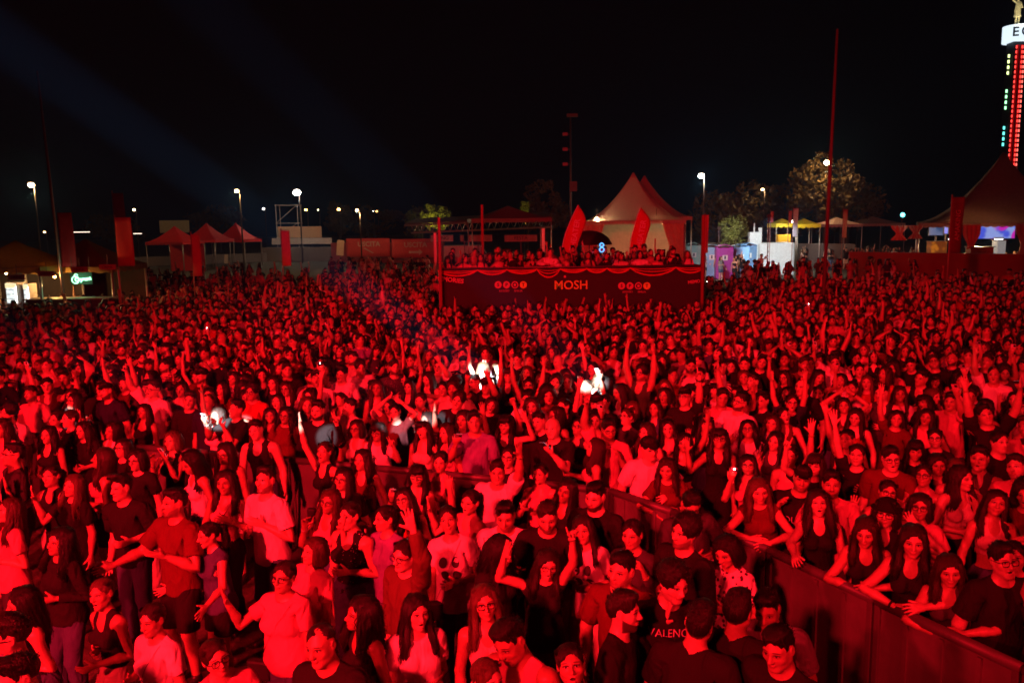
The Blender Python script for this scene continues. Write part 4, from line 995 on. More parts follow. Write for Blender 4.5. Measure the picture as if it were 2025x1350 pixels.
def counter(px0, px1, py0, dep, label, m, h=None):
    a, b = at(px0, py0, dep), at(px1, py0, dep); t = thing('bar_counter', label, 'counter', ((a.x + b.x) / 2, dep, 0)); w = b.x - a.x
    MB().box((0, 0, a.z / 2), (w, .6, a.z)).build('front', m, t, bevel=.01); MB().box((0, 0, a.z + .02), (w + .1, .75, .04)).build('worktop', mat('counter_top', (.3, .24, .2), .4), t)
counter(1838, 1868, 478, RD + 1, 'bar front glowing with amber bottles in the big marquee', screen_mat('amber_bottles', (.75, .22, .02), (.25, .05, .01), (.5, .12, .01), 3.0, .55))
counter(1915, 1960, 489, RD, 'brown bar counter under the peach curtain', mat('bar_wood', (.36, .22, .12), .6))
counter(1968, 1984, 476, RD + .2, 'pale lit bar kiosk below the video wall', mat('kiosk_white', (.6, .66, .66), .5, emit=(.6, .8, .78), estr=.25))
lt = thing('tent_lamp', 'warm lamp hidden under the big marquee roof', 'lamp', (pk.x - 3, RD + 2, 2.9)); MB().ball((0, 0, 0), .1, 8).build('bulb', glow('bulb_62_20', WARM, 20), lt, True); lamp_point(lt, (0, 0, -.15), 700, WARM)
lt = thing('tent_lamp', 'teal lamp on the left corner of the big marquee', 'lamp', at(1785, 425, RD - .3)); MB().ball((0, 0, 0), .13, 8).build('bulb', glow('bulb_teal', (.1, .8, .8), 9), lt, True); MB().tube([(0, .02, -.1), (0, .1, -.7)], .02, 5).build('bracket', dkm, lt)

# small tents: red gazebos, drinks stalls, far yellow and pink ones
red_pvc = mat('tent_red', (.70, .012, .010), .6)
for i, (px, py, dep) in enumerate(((345, 447, 74), (408, 441, 80), (466, 441, 84))):
    p = at(px, py, dep); pagoda('gazebo', ['red gazebo on the left of the row beyond the crowd', 'middle red gazebo of the row beyond the crowd', 'red gazebo at the right end of the row'][i], (p.x, dep), 3.6, 3.4, at(px, 474 + (4 if i == 0 else 0), dep).z, p.z, red_pvc, math.radians(-12), None, 'red gazebos beyond the crowd', k=1.45, wallback=red_pvc if i == 0 else None)
TENTO = cloth_through(mat('tent_orange', (.30, .18, .03), .7), .4)
for i, (px, py, dep, py2) in enumerate(((128, 474, 29, 529), (-20, 478, 27.5, 530))):
    p = at(px, py, dep); pagoda('drinks_stall_tent', ['orange-brown stall tent with the green neon sign', 'orange-brown stall tent cut by the left edge'][i], (p.x, dep + 1.4), 3.1, 2.8, at(px, py2, dep).z, p.z, TENTO, 0, None, None, k=1.25, valance=.22, wallback=mat('stall_back', (.07, .055, .05), .9))
def far_tent(px, py, dep, w, color, label, e): p = at(px, py, dep); pagoda('gazebo', label, (p.x, dep), w, w, at(px, e, dep).z, p.z, mat('tent_%02d_%02d_%02d' % tuple(int(c * 99) for c in color), color, .6), .1, None, 'small far gazebos', k=1.3, valance=.3)
far_tent(1547, 432, 66, 1.7, (.70, .55, .02), 'yellow gazebo left of the slim white banner', 442); far_tent(1590, 432, 66, 1.9, (.70, .55, .02), 'yellow gazebo right of the slim white banner', 443)
far_tent(1655, 430, 80, 3.4, (.60, .38, .38), 'pinkish white gazebo behind the tall red pole', 443); far_tent(1725, 428, 95, 5, (.55, .52, .5), 'low pale gazebo lit near the trees', 442)
far_tent(1004, 407, 60, 5.5, (.22, .19, .18), 'dim grey tent roof left of the marquee', 432)

# drinks stall fittings under the orange tents
def fridge(px0, px1, py0, py1, dep, label, side):
    a, b = at(px0, py0, dep), at(px1, py1, dep); t = thing('drinks_fridge', label, 'fridge', ((a.x + b.x) / 2, dep + .3, 0)); w = b.x - a.x; h = a.z
    MB().box((0, .05, h / 2), (w, .5, h)).build('cabinet', mat('fridge_body', (.45, .40, .38), .5), t, bevel=.01)
    gd = MB().box((0, -.21, b.z + (h - b.z) * .52), (w * .86, .012, (h - b.z) * .92)).build('glass_door', screen_mat('fridge_light_%d' % px0, (.85, .9, .8), (.55, .6, .6), (.7, .45, .2), 9, 1.6), t)
    MB().box((side * w * .40, -.225, b.z + (h - b.z) * .45), (.05, .02, (h - b.z) * .8)).build('light_strip', glow('fridge_strip', (1, .97, .9), 5), gd)
    MB().box((0, -.23, h - .09), (w * .9, .02, .14)).build('header', glow('fridge_header', (.9, .75, .4), 1.2), t)
    for i in range(3): MB().box((0, -.222, b.z + (h - b.z) * (.25 + .22 * i)), (w * .84, .012, .015)).build('shelf', dkm, gd)
fridge(6, 33, 560, 602, 27.6, 'lit drinks fridge with yellow header at the left edge', 1); fridge(42, 56, 562, 602, 27.8, 'narrow lit drinks fridge with a bright white strip', 1)
p = at(158, 552, 28.2); t = thing('neon_sign', 'green neon script sign hanging in the drinks stall', 'sign', (p.x, 28.2, p.z)); ng = glow('neon_green', (.35, 1.0, .55), 2.6)
def ring(cx, cz, r, tr): return MB().tube([(cx + r * math.cos(k * math.pi / 9), 0, cz + r * math.sin(k * math.pi / 9)) for k in range(17)], tr, 6)
ring(-.15, -.02, .12, .02).build('neon_ring', ng, t, True); ring(-.12, .12, .055, .016).build('neon_loop', ng, t, True)
text_part('neon_script', 'Crysunt', .17, ng, t, (.10, 0, .0), rot_=(math.pi / 2, -.1, 0), bold=.01); lamp_point(t, (0, -.2, 0), 10, (.35, 1, .55), .1)
MB().box((0, .1, .02), (.75, .03, .4)).build('backing', mat('sign_back', (.03, .05, .035), .8), t)
MB().tube([(-.3, .1, .2), (-.3, .1, .75)], .008, 5).build('hanger', dkm, t); MB().tube([(.3, .1, .2), (.3, .1, .75)], .008, 5).build('hanger', dkm, t)
p = at(108, 547, 28.6); t = thing('hanging_lamp', 'orange lamp under the drinks stall roof', 'lamp', p); MB().ball((0, 0, 0), .045, 8).build('bulb', glow('bulb_orange', (1, .5, .12), 60), t, True); MB().tube([(0, 0, .04), (0, 0, .35)], .008, 5).build('cord', dkm, t); lamp_point(t, (0, -.1, -.05), 80, (1, .5, .15), .05)
bulb_lamp(12, 540, 28.6, .04, 34, (1, .62, .25), 'added warm lamp brightening the stall tent at the left edge', 30, .3)  # extra lamp added to lift the dark second stall tent
for px, py, lab in ((33, 548, 'dull red sign board over the fridges'), (92, 541, 'dull sign board left of the orange stall lamp'), (157, 533, 'brown sign board above the green neon sign'), (213, 528, 'small pinkish sign board at the right end of the stall')):
    p = at(px, py, 27.3); t = thing('sign_board', lab, 'sign', p); MB().box((0, 0, 0), (.55, .03, .17)).build('board', mat('sign_dull', (.40, .15, .13), .7), t); text_part('lettering', 'DRINK', .12, mat('print_dark', (.1, .05, .05), .8), t, (0, -.02, 0)); MB().tube([(0, .01, .08), (0, .01, .4)], .01, 5).build('hanger', dkm, t)
p = at(238, 533, 27.6); t = tag(MB().tube([(0, 0, 0), (-.08, 0, p.z)], .03, 8).build('stall_post', mat('post_pale', (.55, .38, .33), .5)), 'pale slanting post at the right end of the drinks stall', 'post'); t.location = (p.x, 27.6, 0)
counter(60, 235, 592, 27.8, 'long dark bar counter of the drinks stall', mat('bar_dark', (.07, .05, .05), .7))

# fences, boards and exit signs beyond the crowd
def fence(pts, label, m, h=2.0, step=2.4, board=None):
    a = Vector(pts[0]); b = Vector(pts[-1]); t = thing('fence', label, 'fence', (a + b) / 2); L = (b - a).length; d = (b - a).normalized(); n = max(1, int(L / step)); steel = mat('fence_steel', (.35, .32, .3), .5, .6); o = (a + b) / 2
    for i in range(n):
        p, q = a + d * (L * i / n) - o, a + d * (L * (i + 1) / n) - o
        MB().grid(lambda u, v: p.lerp(q, u) + Vector((0, .05 * math.sin(u * 3.1416) * math.sin(v * 3.1416), .08 + (h - .08) * v)), 4, 3).build('fence_panel', m, t, thick=.01)
        MB().tube([p + Vector((0, .03, 0)), p + Vector((0, .03, h + .03))], .025, 6).build('post', steel, t)
    MB().tube([a - o + Vector((0, .03, h)), b - o + Vector((0, .03, h))], .02, 6).build('top_rail', steel, t)
G = lambda px, dep: Vector((at(px, 500, dep).x, dep, 0))
scrim_red = mat('scrim_dark_red', (.26, .022, .022), .9, nscale=2); scrim_pale = mat('scrim_pale', (.16, .12, .10), .85)
fence([G(1680, 50), G(2080, 43)], 'long dark red fence cloth on the right below the big marquee', scrim_red)
fence([G(1395, 72), G(1690, 64)], 'dim fence behind the portable toilets', mat('scrim_dim', (.10, .08, .07), .9))
fence([G(520, 92), G(657, 90)], 'pale low fence under the scaffold tower', scrim_pale, 1.6)
fence([G(655, 88), G(880, 82)], 'dark red fence cloth carrying the exit banners', mat('scrim_exit', (.36, .05, .05), .85), 2.1, 3)
fence([G(265, 84), G(530, 92)], 'long dim grey fence in front of the red gazebos', mat('scrim_grey', (.16, .12, .10), .9), 1.0, 3)
def exit_banner(px0, px1, py0, py1, dep, arrow, label):
    a, b = at(px0, py0, dep), at(px1, py1, dep); w, h = b.x - a.x, a.z - b.z; t = thing('exit_banner', label, 'banner', ((a.x + b.x) / 2, dep, b.z)); pal = mat('print_faint', (.60, .42, .40), .8, bumpd=0)
    MB().grid(lambda u, v: (-w / 2 + w * u, .05 * math.sin(u * 9) * (1 - v), h * v), 14, 3).build('cloth', mat('exit_red', (.62, .07, .08), .75), t, True, thick=.01)
    text_part('lettering', 'USCITA', h * .36, pal, t, (w * .02, -.09, h * .68), bold=.02)
    s = 1 if arrow == 'r' else -1; ax, az, k = w * .02, h * .30, h * .17
    if arrow == 'r': MB().prism([(ax - 3 * k * .7, -.085, az - k * .35), (ax + k, -.085, az - k * .35), (ax + k, -.085, az - k), (ax + 2.2 * k, -.085, az), (ax + k, -.085, az + k), (ax + k, -.085, az + k * .35), (ax - 3 * k * .7, -.085, az + k * .35)], (0, -.01, 0)).build('arrow', pal, t)
    else: MB().prism([(ax - 2 * k, -.085, az + k), (ax + k, -.085, az - k * .6), (ax + 1.6 * k, -.085, az - k * .6), (ax - 1.2 * k, -.085, az + k * 1.1)], (0, -.01, 0)).build('stroke', pal, t)
exit_banner(684, 772, 472, 507, 81, 'l', 'red exit banner reading USCITA, the one further left'); exit_banner(774, 866, 473, 509, 80, 'r', 'red exit banner reading USCITA with arrow pointing right')
def board(px, py, wpx, hpx, dep, color, label, tilt=0.0):
    p = at(px, py, dep); w, h = wpx / FPX * dep, hpx / FPX * dep; t = thing('notice_board', label, 'board', (p.x, dep, 0)); o = MB().box((0, 0, 0), (w, .05, h)).build('panel', mat('board_%02d_%02d_%02d' % tuple(int(c * 99) for c in color), color, .7), t, bevel=.01); o.location = (0, 0, p.z); o.rotation_euler = (0, tilt, 0)
    MB().box((0, .06, p.z / 2), (.06, .05, p.z)).build('post', dkm, t)
board(673, 490, 14, 30, 78, (.62, .45, .36), 'pale tilted notice board left of the exit banners', .1); board(447, 512, 7, 18, 80, (.6, .52, .48), 'small white notice standing on the dim field', .1)
board(368, 494, 17, 9, 76, (.55, .42, .38), 'white notice under the left red gazebo'); board(396, 493, 8, 8, 77, (.55, .42, .38), 'little white notice right of the narrow red banner')
board(345, 448, 58, 24, 96, (.42, .34, .18), 'dim yellowish hoarding behind the red gazebos'); board(572, 459, 44, 22, 94, (.50, .27, .14), 'tan wooden hoarding beneath the scaffold tower'); board(616, 459, 40, 22, 95, (.48, .26, .14), 'tan wooden hoarding right of the scaffold tower')
board(597, 477, 118, 12, 93, (.42, .34, .30), 'long white banner strip at the foot of the hoardings')
for px, w, c, lab, word in ((874, 44, (.62, .66, .74), 'white and blue sponsor banner under the stage truss', 'LUNG'), (918, 16, (.4, .32, .3), 'short upright board beside the sponsor banners', None), (945, 56, (.60, .42, .38), 'pale sponsor banner behind the platform left post', None), (1030, 64, (.55, .36, .32), 'pale sponsor banner left of the red feather flag', 'FESTA')):
    board(px, 471, w, 13, 70, c, lab)
    if word: p = at(px, 471, 70); o = text_part('lettering', word, .42, mat('print_navy', (.05, .06, .12), .8, bumpd=0), None, (p.x, 69.96, p.z)); par = [x for x in COL.objects if x.get('label') == lab][0]; o.parent = par; o.location = (0, -.04, p.z)
# scaffold tower
p = at(570, 405, 95); t = thing('scaffold_tower', 'bare scaffold frame standing over the tan hoardings', 'scaffold', (p.x, 95, 0)); st = mat('scaffold_steel', (.5, .48, .46), .45, .5)
for sx in (-1.2, 1.2):
    for sy in (-.8, .8): MB().tube([(sx, sy, 0), (sx, sy, p.z)], .05, 6).build('upright', st, t)
for z in (p.z, p.z - 2.0, p.z - 3.6):
    for sy in (-.8, .8): MB().tube([(-1.3, sy, z - .05), (1.3, sy, z - .05)], .045, 6).build('ledger', st, t)
MB().tube([(-1.2, -.8, p.z - 3.6), (1.2, -.8, p.z - 2)], .035, 6).build('diagonal', st, t); MB().tube([(-1.2, -.8, p.z - 2), (1.2, -.8, p.z)], .035, 6).build('diagonal', st, t)
# flat roof truss beyond the platform
a, b = at(800, 446, 68), at(1090, 432, 62); t = thing('roof_truss', 'long grey lattice truss of a low roof left of the marquee', 'truss', (0, 0, 0)); alu = mat('truss_alu', (.55, .57, .58), .35, .7)
dv = Vector((0, 0, -.62)); MB().tube([a, b], .08, 6).build('top_chord', alu, t); MB().tube([a.lerp(b, .05) + dv, b + dv], .07, 6).build('bottom_chord', alu, t)
n = 22
for i in range(n):
    q0 = a.lerp(b, .05 + .95 * i / n); q1 = a.lerp(b, .05 + .95 * (i + .5) / n) + dv; q2 = a.lerp(b, .05 + .95 * (i + 1) / n)
    MB().tube([q0, q1, q2], .035, 5).build('lattice_bar', alu, t)
for f in (.22, .95): q = a.lerp(b, f); MB().box((q.x, q.y + .2, (q.z - .6) / 2), (.22, .22, q.z - .6)).build('support_post', alu, t)
MB().prism([a + Vector((0, .3, .1)), b + Vector((0, .3, .1)), b + Vector((0, 8, .5)), a + Vector((0, 8, .5))], (0, 0, .06)).build('roof_sheet', mat('roof_sheet', (.14, .13, .13), .6), t)

# portable toilets, container wall
def toilet(px, dep, color, label, top=None):
    p = G(px, dep); t = thing('portable_toilet', label, 'toilet', p, math.radians(-6), 'portable toilets'); m = mat('toilet_%02d_%02d_%02d' % tuple(int(c * 99) for c in color), color, .45, emit=color, estr=.0); wt = mat('toilet_white', (.7, .72, .74), .5)
    MB().box((0, 0, 1.08), (1.1, 1.1, 2.1)).build('cabin', m, t, bevel=.04); MB().grid(lambda u, v: (-.58 + 1.16 * u, -.58 + 1.16 * v, 2.14 + .17 * math.sin(u * math.pi)), 10, 2).build('roof', m, t, True, thick=.05)
    dr = MB().box((0, -.565, 1.05), (.72, .03, 1.85)).build('door', m, t, bevel=.01); MB().box((.02, -.59, 1.45), (.34, .012, .34)).build('sign_plate', wt, dr); MB().box((.02, -.60, 1.47), (.10, .01, .22)).build('pictogram', mat('print_navy', (.05, .06, .12), .8), dr); MB().ball((-.08, -.60, .98), .06, 8).build('lock', wt, dr, True)
    for s in (-1, 1): MB().box((s * .52, -.56, 1.08), (.06, .05, 2.1)).build('corner_post', m, t)
toilet(1405, 58, (.22, .45, .75), 'light blue portable toilet left of the purple one'); toilet(1431, 57, (.38, .05, .42), 'purple portable toilet with a pictogram on its door'); toilet(1463, 58, (.16, .35, .62), 'blue portable toilet right of the purple one'); toilet(1478, 60, (.12, .26, .48), 'darker blue portable toilet at the end of the row'); toilet(1370, 62, (.25, .50, .52), 'teal portable toilet mostly hidden behind the platform post')
a, b = at(1487, 481, 60), at(1570, 508, 60); t = thing('white_container', 'brightly lit white container wall right of the toilets', 'container', ((a.x + b.x) / 2, 61, 0)); cw = mat('container_white', (.66, .74, .74), .55); w = b.x - a.x
MB().box((0, 0, a.z / 2), (w, 2, a.z)).build('body', cw, t, bevel=.02); MB().box((-w / 2 + .5, -1.03, a.z / 2), (.09, .06, a.z - .1)).build('seam', mat('container_grey', (.4, .45, .45), .5), t); MB().box((w / 2 - .05, -1.03, a.z / 2), (.1, .06, a.z)).build('corner_post', mat('container_grey', (.4, .45, .45), .5), t)
t = thing('white_cabinet', 'white cabinet and pipes standing on the container wall', 'cabinet', at(1490, 481, 60.4)); MB().box((0, 0, .40), (.7, .5, .78)).build('box', cw, t); MB().box((.02, .0, 1.1), (.08, .1, .65)).build('pipe', cw, t); MB().box((.45, 0, .55), (.22, .2, 1.1)).build('column', cw, t)
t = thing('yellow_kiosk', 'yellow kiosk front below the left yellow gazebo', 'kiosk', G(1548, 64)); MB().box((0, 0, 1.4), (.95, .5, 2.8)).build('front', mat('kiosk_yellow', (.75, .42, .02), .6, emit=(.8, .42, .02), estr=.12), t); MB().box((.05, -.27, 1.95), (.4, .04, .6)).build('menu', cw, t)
def add_fill_lamp(loc, target, e, color, label, size=60):  # fill lamp on a stand, added only to brighten its target
    t = thing('added_lamp', label, 'lamp', loc); MB().box((0, 0, 0), (.22, .12, .16)).build('housing', dkm, t); MB().tube([(0, .03, -.1), (0, .03, -loc[2])], .03, 6).build('stand', dkm, t)
    MB().box((0, .075, 0), (.18, .02, .12)).build('lens', glow('added_lens', (1, 1, .98), 8), t); spot('added_lamp_light', Vector(loc) + (Vector(target) - Vector(loc)).normalized() * .3, target, e, color, size, .4, .08)
add_fill_lamp((at(1520, 440, 50).x, 50, 4.2), (at(1530, 495, 60).x, 60, 1.0), 4200, (.85, 1, 1), 'small added lamp brightening the white container wall', 34)  # added fill for the container
add_fill_lamp((at(1400, 440, 48).x, 48.5, 3.6), (at(1440, 500, 57.5).x, 57.5, 1.2), 1500, (.95, .95, 1), 'small added lamp brightening the portable toilets', 40)  # added fill for the toilet row

add_fill_lamp((at(1456, 440, 55).x, 59.5, 3.4), (at(1452, 445, 64).x, 64, 2.6), 1100, (.9, 1, .8), 'small added lamp brightening the rounded bush', 50)  # added fill, the bush is dark without it

# drop tower ride
DT = 120.0
p = at(2000, 330, DT); ptop = at(2010, 84, DT); t = thing('drop_tower', 'lit fairground drop tower with red lamp columns at the right edge', 'ride', (ptop.x, DT, 0))
MB().box((0, 0, ptop.z / 2), (1.7, 1.7, ptop.z)).build('mast', mat('tower_black', (.03, .03, .035), .5), t)
rl = glow('led_red', (1.0, .05, .04), 3.0); hl = glow('led_hot', (1.0, .12, .09), 3.0)
zs_ = np.arange(5.0, ptop.z - .4, .66)
for x in (-.45, .35, .65):
    m = MB()
    for z in zs_: m.box((x, -.9, z), (.15, .06, .36))
    m.build('lamp_column', rl if x < .6 else hl, t, kind='stuff')
for x, g in ((-.05, 0), (.5, 0)): MB().box((x - .2, -.87, ptop.z / 2 + 3), (.35, .03, ptop.z - 7)).build('red_strip', glow('strip_red', (.7, .0, .0), .22), t)
for k_, (z0, c) in enumerate(((.93, (.7, .9, .3)), (.76, (.3, .9, .4)), (.58, (.1, .7, .6)), (.40, (.1, .4, 1)), (.24, (.4, .5, .9)))):
    for j in range(4 if k_ < 3 else 2): MB().box((-1.25, -.6, ptop.z * z0 - j * .75), (.24, .06, .42)).build('side_lamp', glow('side_lamp_%d' % k_, c, 3.5), t)
MB().box((-1.1, -.4, ptop.z * .6), (.1, .1, ptop.z * .75)).build('side_rail', mat('tower_black', (.03, .03, .035), .5), t)
sg = at(2010, 68, DT).z; MB().tube([(0, 0, ptop.z - .05), (0, 0, ptop.z + 2.1)], [1.8, 1.8], 24).build('sign_drum', glow('drum_white', (.75, .9, 1.0), 1.3), t, True)
for ch, x_ in (('E', -1.1), ('O', .2)): text_part('letter', ch, 1.7, mat('letter_dark', (.05, .06, .12), .7, bumpd=0), t, (x_, -1.86 if x_ > -1 else -1.56, ptop.z + 1.05), rot_=(math.pi / 2, 0, -.35 if x_ < -1 else 0), extrude=.03, bold=.03)
STATUE = (ptop.x - .1, DT, ptop.z + 2.1)

# street lamps
def street_lamp(px, py, dep, r, energy, color, label, arm=.0, estr=None):
    p = at(px, py, dep); t = thing('street_lamp', label, 'street lamp', (p.x, dep, 0), 0, 'street lamps beyond the crowd'); e = estr or 90
    MB().tube([(.25, 0, 0), (.25, 0, p.z - .3), (.2, 0, p.z + .12), (0, 0, p.z + .2)], [.07, .05, .04, .04], 7).build('lamp_post', dkm, t, True)
    MB().ball((0, 0, p.z), r, 10, (1, 1, .7)).build('lamp_head', glow('lamp_%d_%d_%d' % (int(color[1] * 99), int(color[2] * 99), e), color, e), t, True)
    MB().box((0, 0, p.z + r * .85), (r * 1.7, r * 1.4, r * .3)).build('lamp_hood', dkm, t)
    if energy: lamp_point(t, (0, -.3, p.z - r - .15), energy, color, r)
AMB = (1.0, .60, .26); WHT = (1.0, .86, .66); ORG = (1, .45, .10)
for px, py, dep, r, en, c, lab, es in (
    (587, 381, 88, .40, 150, WHT, 'brightest warm white street lamp left of centre', 120), (62, 366, 72, .26, 900, AMB, 'amber street lamp at the far left above the stalls', 60),
    (468, 378, 70, .18, 330, AMB, 'amber street lamp above the red gazebos', 40), (265, 415, 110, .18, 0, AMB, 'small amber street lamp right of the brown banner', 30),
    (521, 413, 130, .18, 0, (1, .95, .85), 'small white lamp just left of the scaffold tower', 20), (605, 415, 130, .22, 0, ORG, 'small orange lamp under the brightest lamp', 22), (629, 415, 150, .14, 0, (1, .9, .5), 'tiny yellow lamp right of the scaffold tower', 10),
    (670, 414, 135, .26, 0, ORG, 'orange lamp beside a lit treetop, left of three', 30), (706, 416, 74, .13, 330, AMB, 'amber lamp, middle of three over the exit banners', 30), (737, 416, 140, .24, 0, (1, .97, .9), 'white lamp, right of three over the exit banners', 30), (745, 418, 150, .2, 0, ORG, 'dim orange lamp touching the white one', 8),
    (1387, 348, 74, .26, 350, WHT, 'bright white street lamp above the portable toilets', 120), (1635, 322, 84, .30, 1100, (1, .55, .22), 'bright white street lamp in front of the lit tree', 120), (1508, 375, 95, .18, 160, AMB, 'small warm lamp between the two bright right lamps', 25),
    (1695, 350, 100, .14, 0, (1, .95, .85), 'tiny white lamp right of the lit tree', 12), (1650, 372, 100, .12, 0, (1, .95, .85), 'tiny white lamp low beside the lit tree', 10),
    (88, 459, 120, .16, 0, AMB, 'tiny amber lamp low behind the left stalls', 12), (2003, 421, 130, .12, 0, AMB, 'tiny lamp low beside the right marquee', 4)):
    street_lamp(px, py, dep, r, en, c, lab, estr=es)
# strips of far light near the horizon
for px, py, w, c, lab in ((160, 459, 34, (1, .75, .6), 'far low strip of warm light behind the left stalls'), (272, 462, 16, (1, .95, .85), 'far lit window block right of the wide red banner'), (1722, 434, 26, (1, .85, .65), 'cluster of warm light on the far pale gazebo'), (1745, 437, 10, (.5, 1, .9), 'far small teal light right of the pale gazebo'), (1712, 439, 20, (1, .95, .85), 'far white light strip left of the pale gazebo')):
    tube_light(px, py, 100, w, c, 3, lab)

# trees
def leaf_mat(name, c):
    m = bpy.data.materials.new(name); N, L = nodes_of(m); nt = m.node_tree; b = N['Principled BSDF']; tc = nt.nodes.new('ShaderNodeTexCoord')
    L.new(mix_rgb(nt, smooth(nt, noise(nt, tc.outputs['Object'], 1.2, 3), .35, .7), c, tuple(x * .5 for x in c)), b.inputs['Base Color']); b.inputs['Roughness'].default_value = .6; return m
LEAF = leaf_mat('leaf', (.095, .070, .028)); LEAFY = leaf_mat('leaf_yellow', (.12, .12, .02)); BARK = mat('bark', (.09, .06, .04), .9, nscale=12, bumpd=.03)
def tree(px, dep, htop, rx, rz_, label, lm=LEAF, nl=2600, seed=1, trunk=True, zc=None, name='tree', ls=.2):
    x = at(px, 440, dep).x; rng = np.random.default_rng(seed); t = thing(name, label, 'tree' if name == 'tree' else 'bush', (x, dep, 0), 0, 'trees beyond the crowd'); zc = zc or htop - rz_
    limbs = [Vector((0, 0, 0)), Vector((.1, 0, zc * .5)), Vector((0, .1, zc))]
    if trunk:
        MB().tube(limbs, [rx * .09 + .06, rx * .07 + .04, .05], 8).build('trunk', BARK, t, True)
        for k_ in range(5):
            a = k_ * 1.256 + seed; MB().tube([(.05, 0, zc * .62), (rx * .3 * math.cos(a), rx * .3 * math.sin(a), zc * .9), (rx * .62 * math.cos(a), rx * .62 * math.sin(a), zc + rz_ * .3)], [.07, .05, .02], 6).build('limb', BARK, t, True)
    nc = 26; cc = rng.normal(size=(nc, 3)); cc /= np.linalg.norm(cc, axis=1)[:, None]; cc *= (rng.uniform(.35, .95, nc) ** .6)[:, None]; cr = rng.uniform(.18, .40, nc)
    w = rng.integers(0, nc, nl); d = rng.normal(size=(nl, 3)); d /= np.linalg.norm(d, axis=1)[:, None]
    pt = (cc[w] + d * (cr[w] * rng.uniform(.4, 1, nl) ** .4)[:, None]) * np.array([rx, rx, rz_]) + np.array([0, 0, zc]); pt[:, 2] = np.maximum(pt[:, 2], .15)
    a = rng.normal(size=(nl, 3)); a /= np.linalg.norm(a, axis=1)[:, None]; b_ = np.cross(a, rng.normal(size=(nl, 3))); b_ /= np.linalg.norm(b_, axis=1)[:, None]; s_ = (ls * rng.uniform(.6, 1.3, nl))[:, None]
    V = np.stack([pt - a * s_, pt - b_ * s_ * .45, pt + a * s_, pt + b_ * s_ * .45], 1).reshape(-1, 3); F = np.arange(4 * nl).reshape(-1, 4)
    me = set_mesh('crown', V, F); me.materials.append(lm); me.polygons.foreach_set('use_smooth', np.zeros(nl, bool)); o = bpy.data.objects.new('crown', me); COL.objects.link(o); o.parent = t
tree(1632, 88, at(1640, 306, 88).z, 3.4, 3.6, 'big tree lit orange behind the bright lamp', seed=3, nl=4200, ls=.26)
tree(1675, 98, at(1675, 345, 98).z, 3.6, 3.4, 'dim brownish tree right of the orange-lit tree', seed=4, nl=2600, ls=.28)
tree(1490, 100, at(1490, 372, 100).z, 4.6, 3.6, 'dark tree mass behind the small warm lamp', seed=5, nl=3000, ls=.3); tree(1425, 96, at(1420, 380, 96).z, 3.4, 3.4, 'dark tree right behind the bright white lamp', seed=6, nl=2200, ls=.3)
tree(1560, 104, at(1560, 362, 104).z, 3.8, 3.5, 'dark tree left of the orange-lit tree', seed=7, nl=2400, ls=.3)
tree(1452, 64, at(1452, 425, 64).z, 1.15, 1.25, 'rounded pale green bush above the portable toilets', LEAFY, 2600, 8, True, None, 'bush', .10)
for px, py, dep, rx, rz_, lab, sd in ((849, 404, 110, 1.1, 1.7, 'small yellow-lit tree left of a pair over the truss', 11), (870, 408, 110, 1.5, 1.6, 'small yellow-lit tree right of a pair over the truss', 12), (1043, 398, 105, .95, .85, 'small round yellow-lit tree left of the mast', 13), (822, 405, 120, 1.6, 2.6, 'dim olive tree left of the yellow-lit pair', 14)):
    tree(px, dep, at(px, py, dep).z, rx, rz_, lab, LEAFY, 1200, sd, ls=.24)
    if sd < 14:
        q = at(px, py, dep); lp = thing('ground_lamp', 'yellow ground lamp under the ' + lab.replace('small ', ''), 'lamp', (q.x - .5, dep - 4.2, 3.4)); MB().box((0, 0, 0), (.3, .25, .2)).build('housing', dkm, lp); MB().tube([(0, 0, -.1), (0, 0, -3.4)], .04, 6).build('stand', dkm, lp)
        spot('ground_lamp_light', (q.x - .5, dep - 4.0, 3.55), (q.x, dep, q.z - rz_), 900 if sd < 13 else 600, (1, .9, .12), 60, .6, .1)
for px, dep, h, rx, lab, sd in ((670, 140, 8.0, 2.2, 'treetop touched by the orange lamp', 21), (740, 130, 6.5, 4.5, 'dark hedge-like tree under the three lamps', 22), (1080, 100, 8.5, 2.6, 'dark tree left of the floodlight mast', 23), (230, 125, 6.5, 4.0, 'dark tree behind the left stalls', 24), (430, 130, 7.0, 4.5, 'dark tree behind the middle red gazebo', 25)):
    tree(px, dep, h, rx, h * .36, lab, LEAF, 1500, sd, ls=.32)
for sx, lab in ((930, 'parked white van under the stage truss'),):
    q = G(sx, 72); t = thing('parked_van', lab, 'van', q); vw = mat('van_white', (.6, .64, .66), .35)
    MB().prism([(-2.2, -.9, .45), (2.2, -.9, .45), (2.2, -.9, 1.1), (1.5, -.9, 1.25), (.9, -.9, 2.1), (-2.2, -.9, 2.1)], (0, 1.8, 0)).build('body', vw, t, bevel=.05)
    for x in (-1.4, 1.4):
        for y in (-.92, .92): MB().tube([(x, y - .1, .35), (x, y + .1, .35)], .34, 14).build('wheel', mat('tyre', (.02, .02, .02), .8), t)
    MB().prism([(.95, -.915, 1.3), (1.45, -.915, 1.3), (1.0, -.915, 1.95), (.95, -.915, 1.95)], (0, .01, 0)).build('side_window', mat('glass_dark', (.02, .02, .03), .1), t)
# ------------------------------------------------------------------ the crowd
init_people_mats()
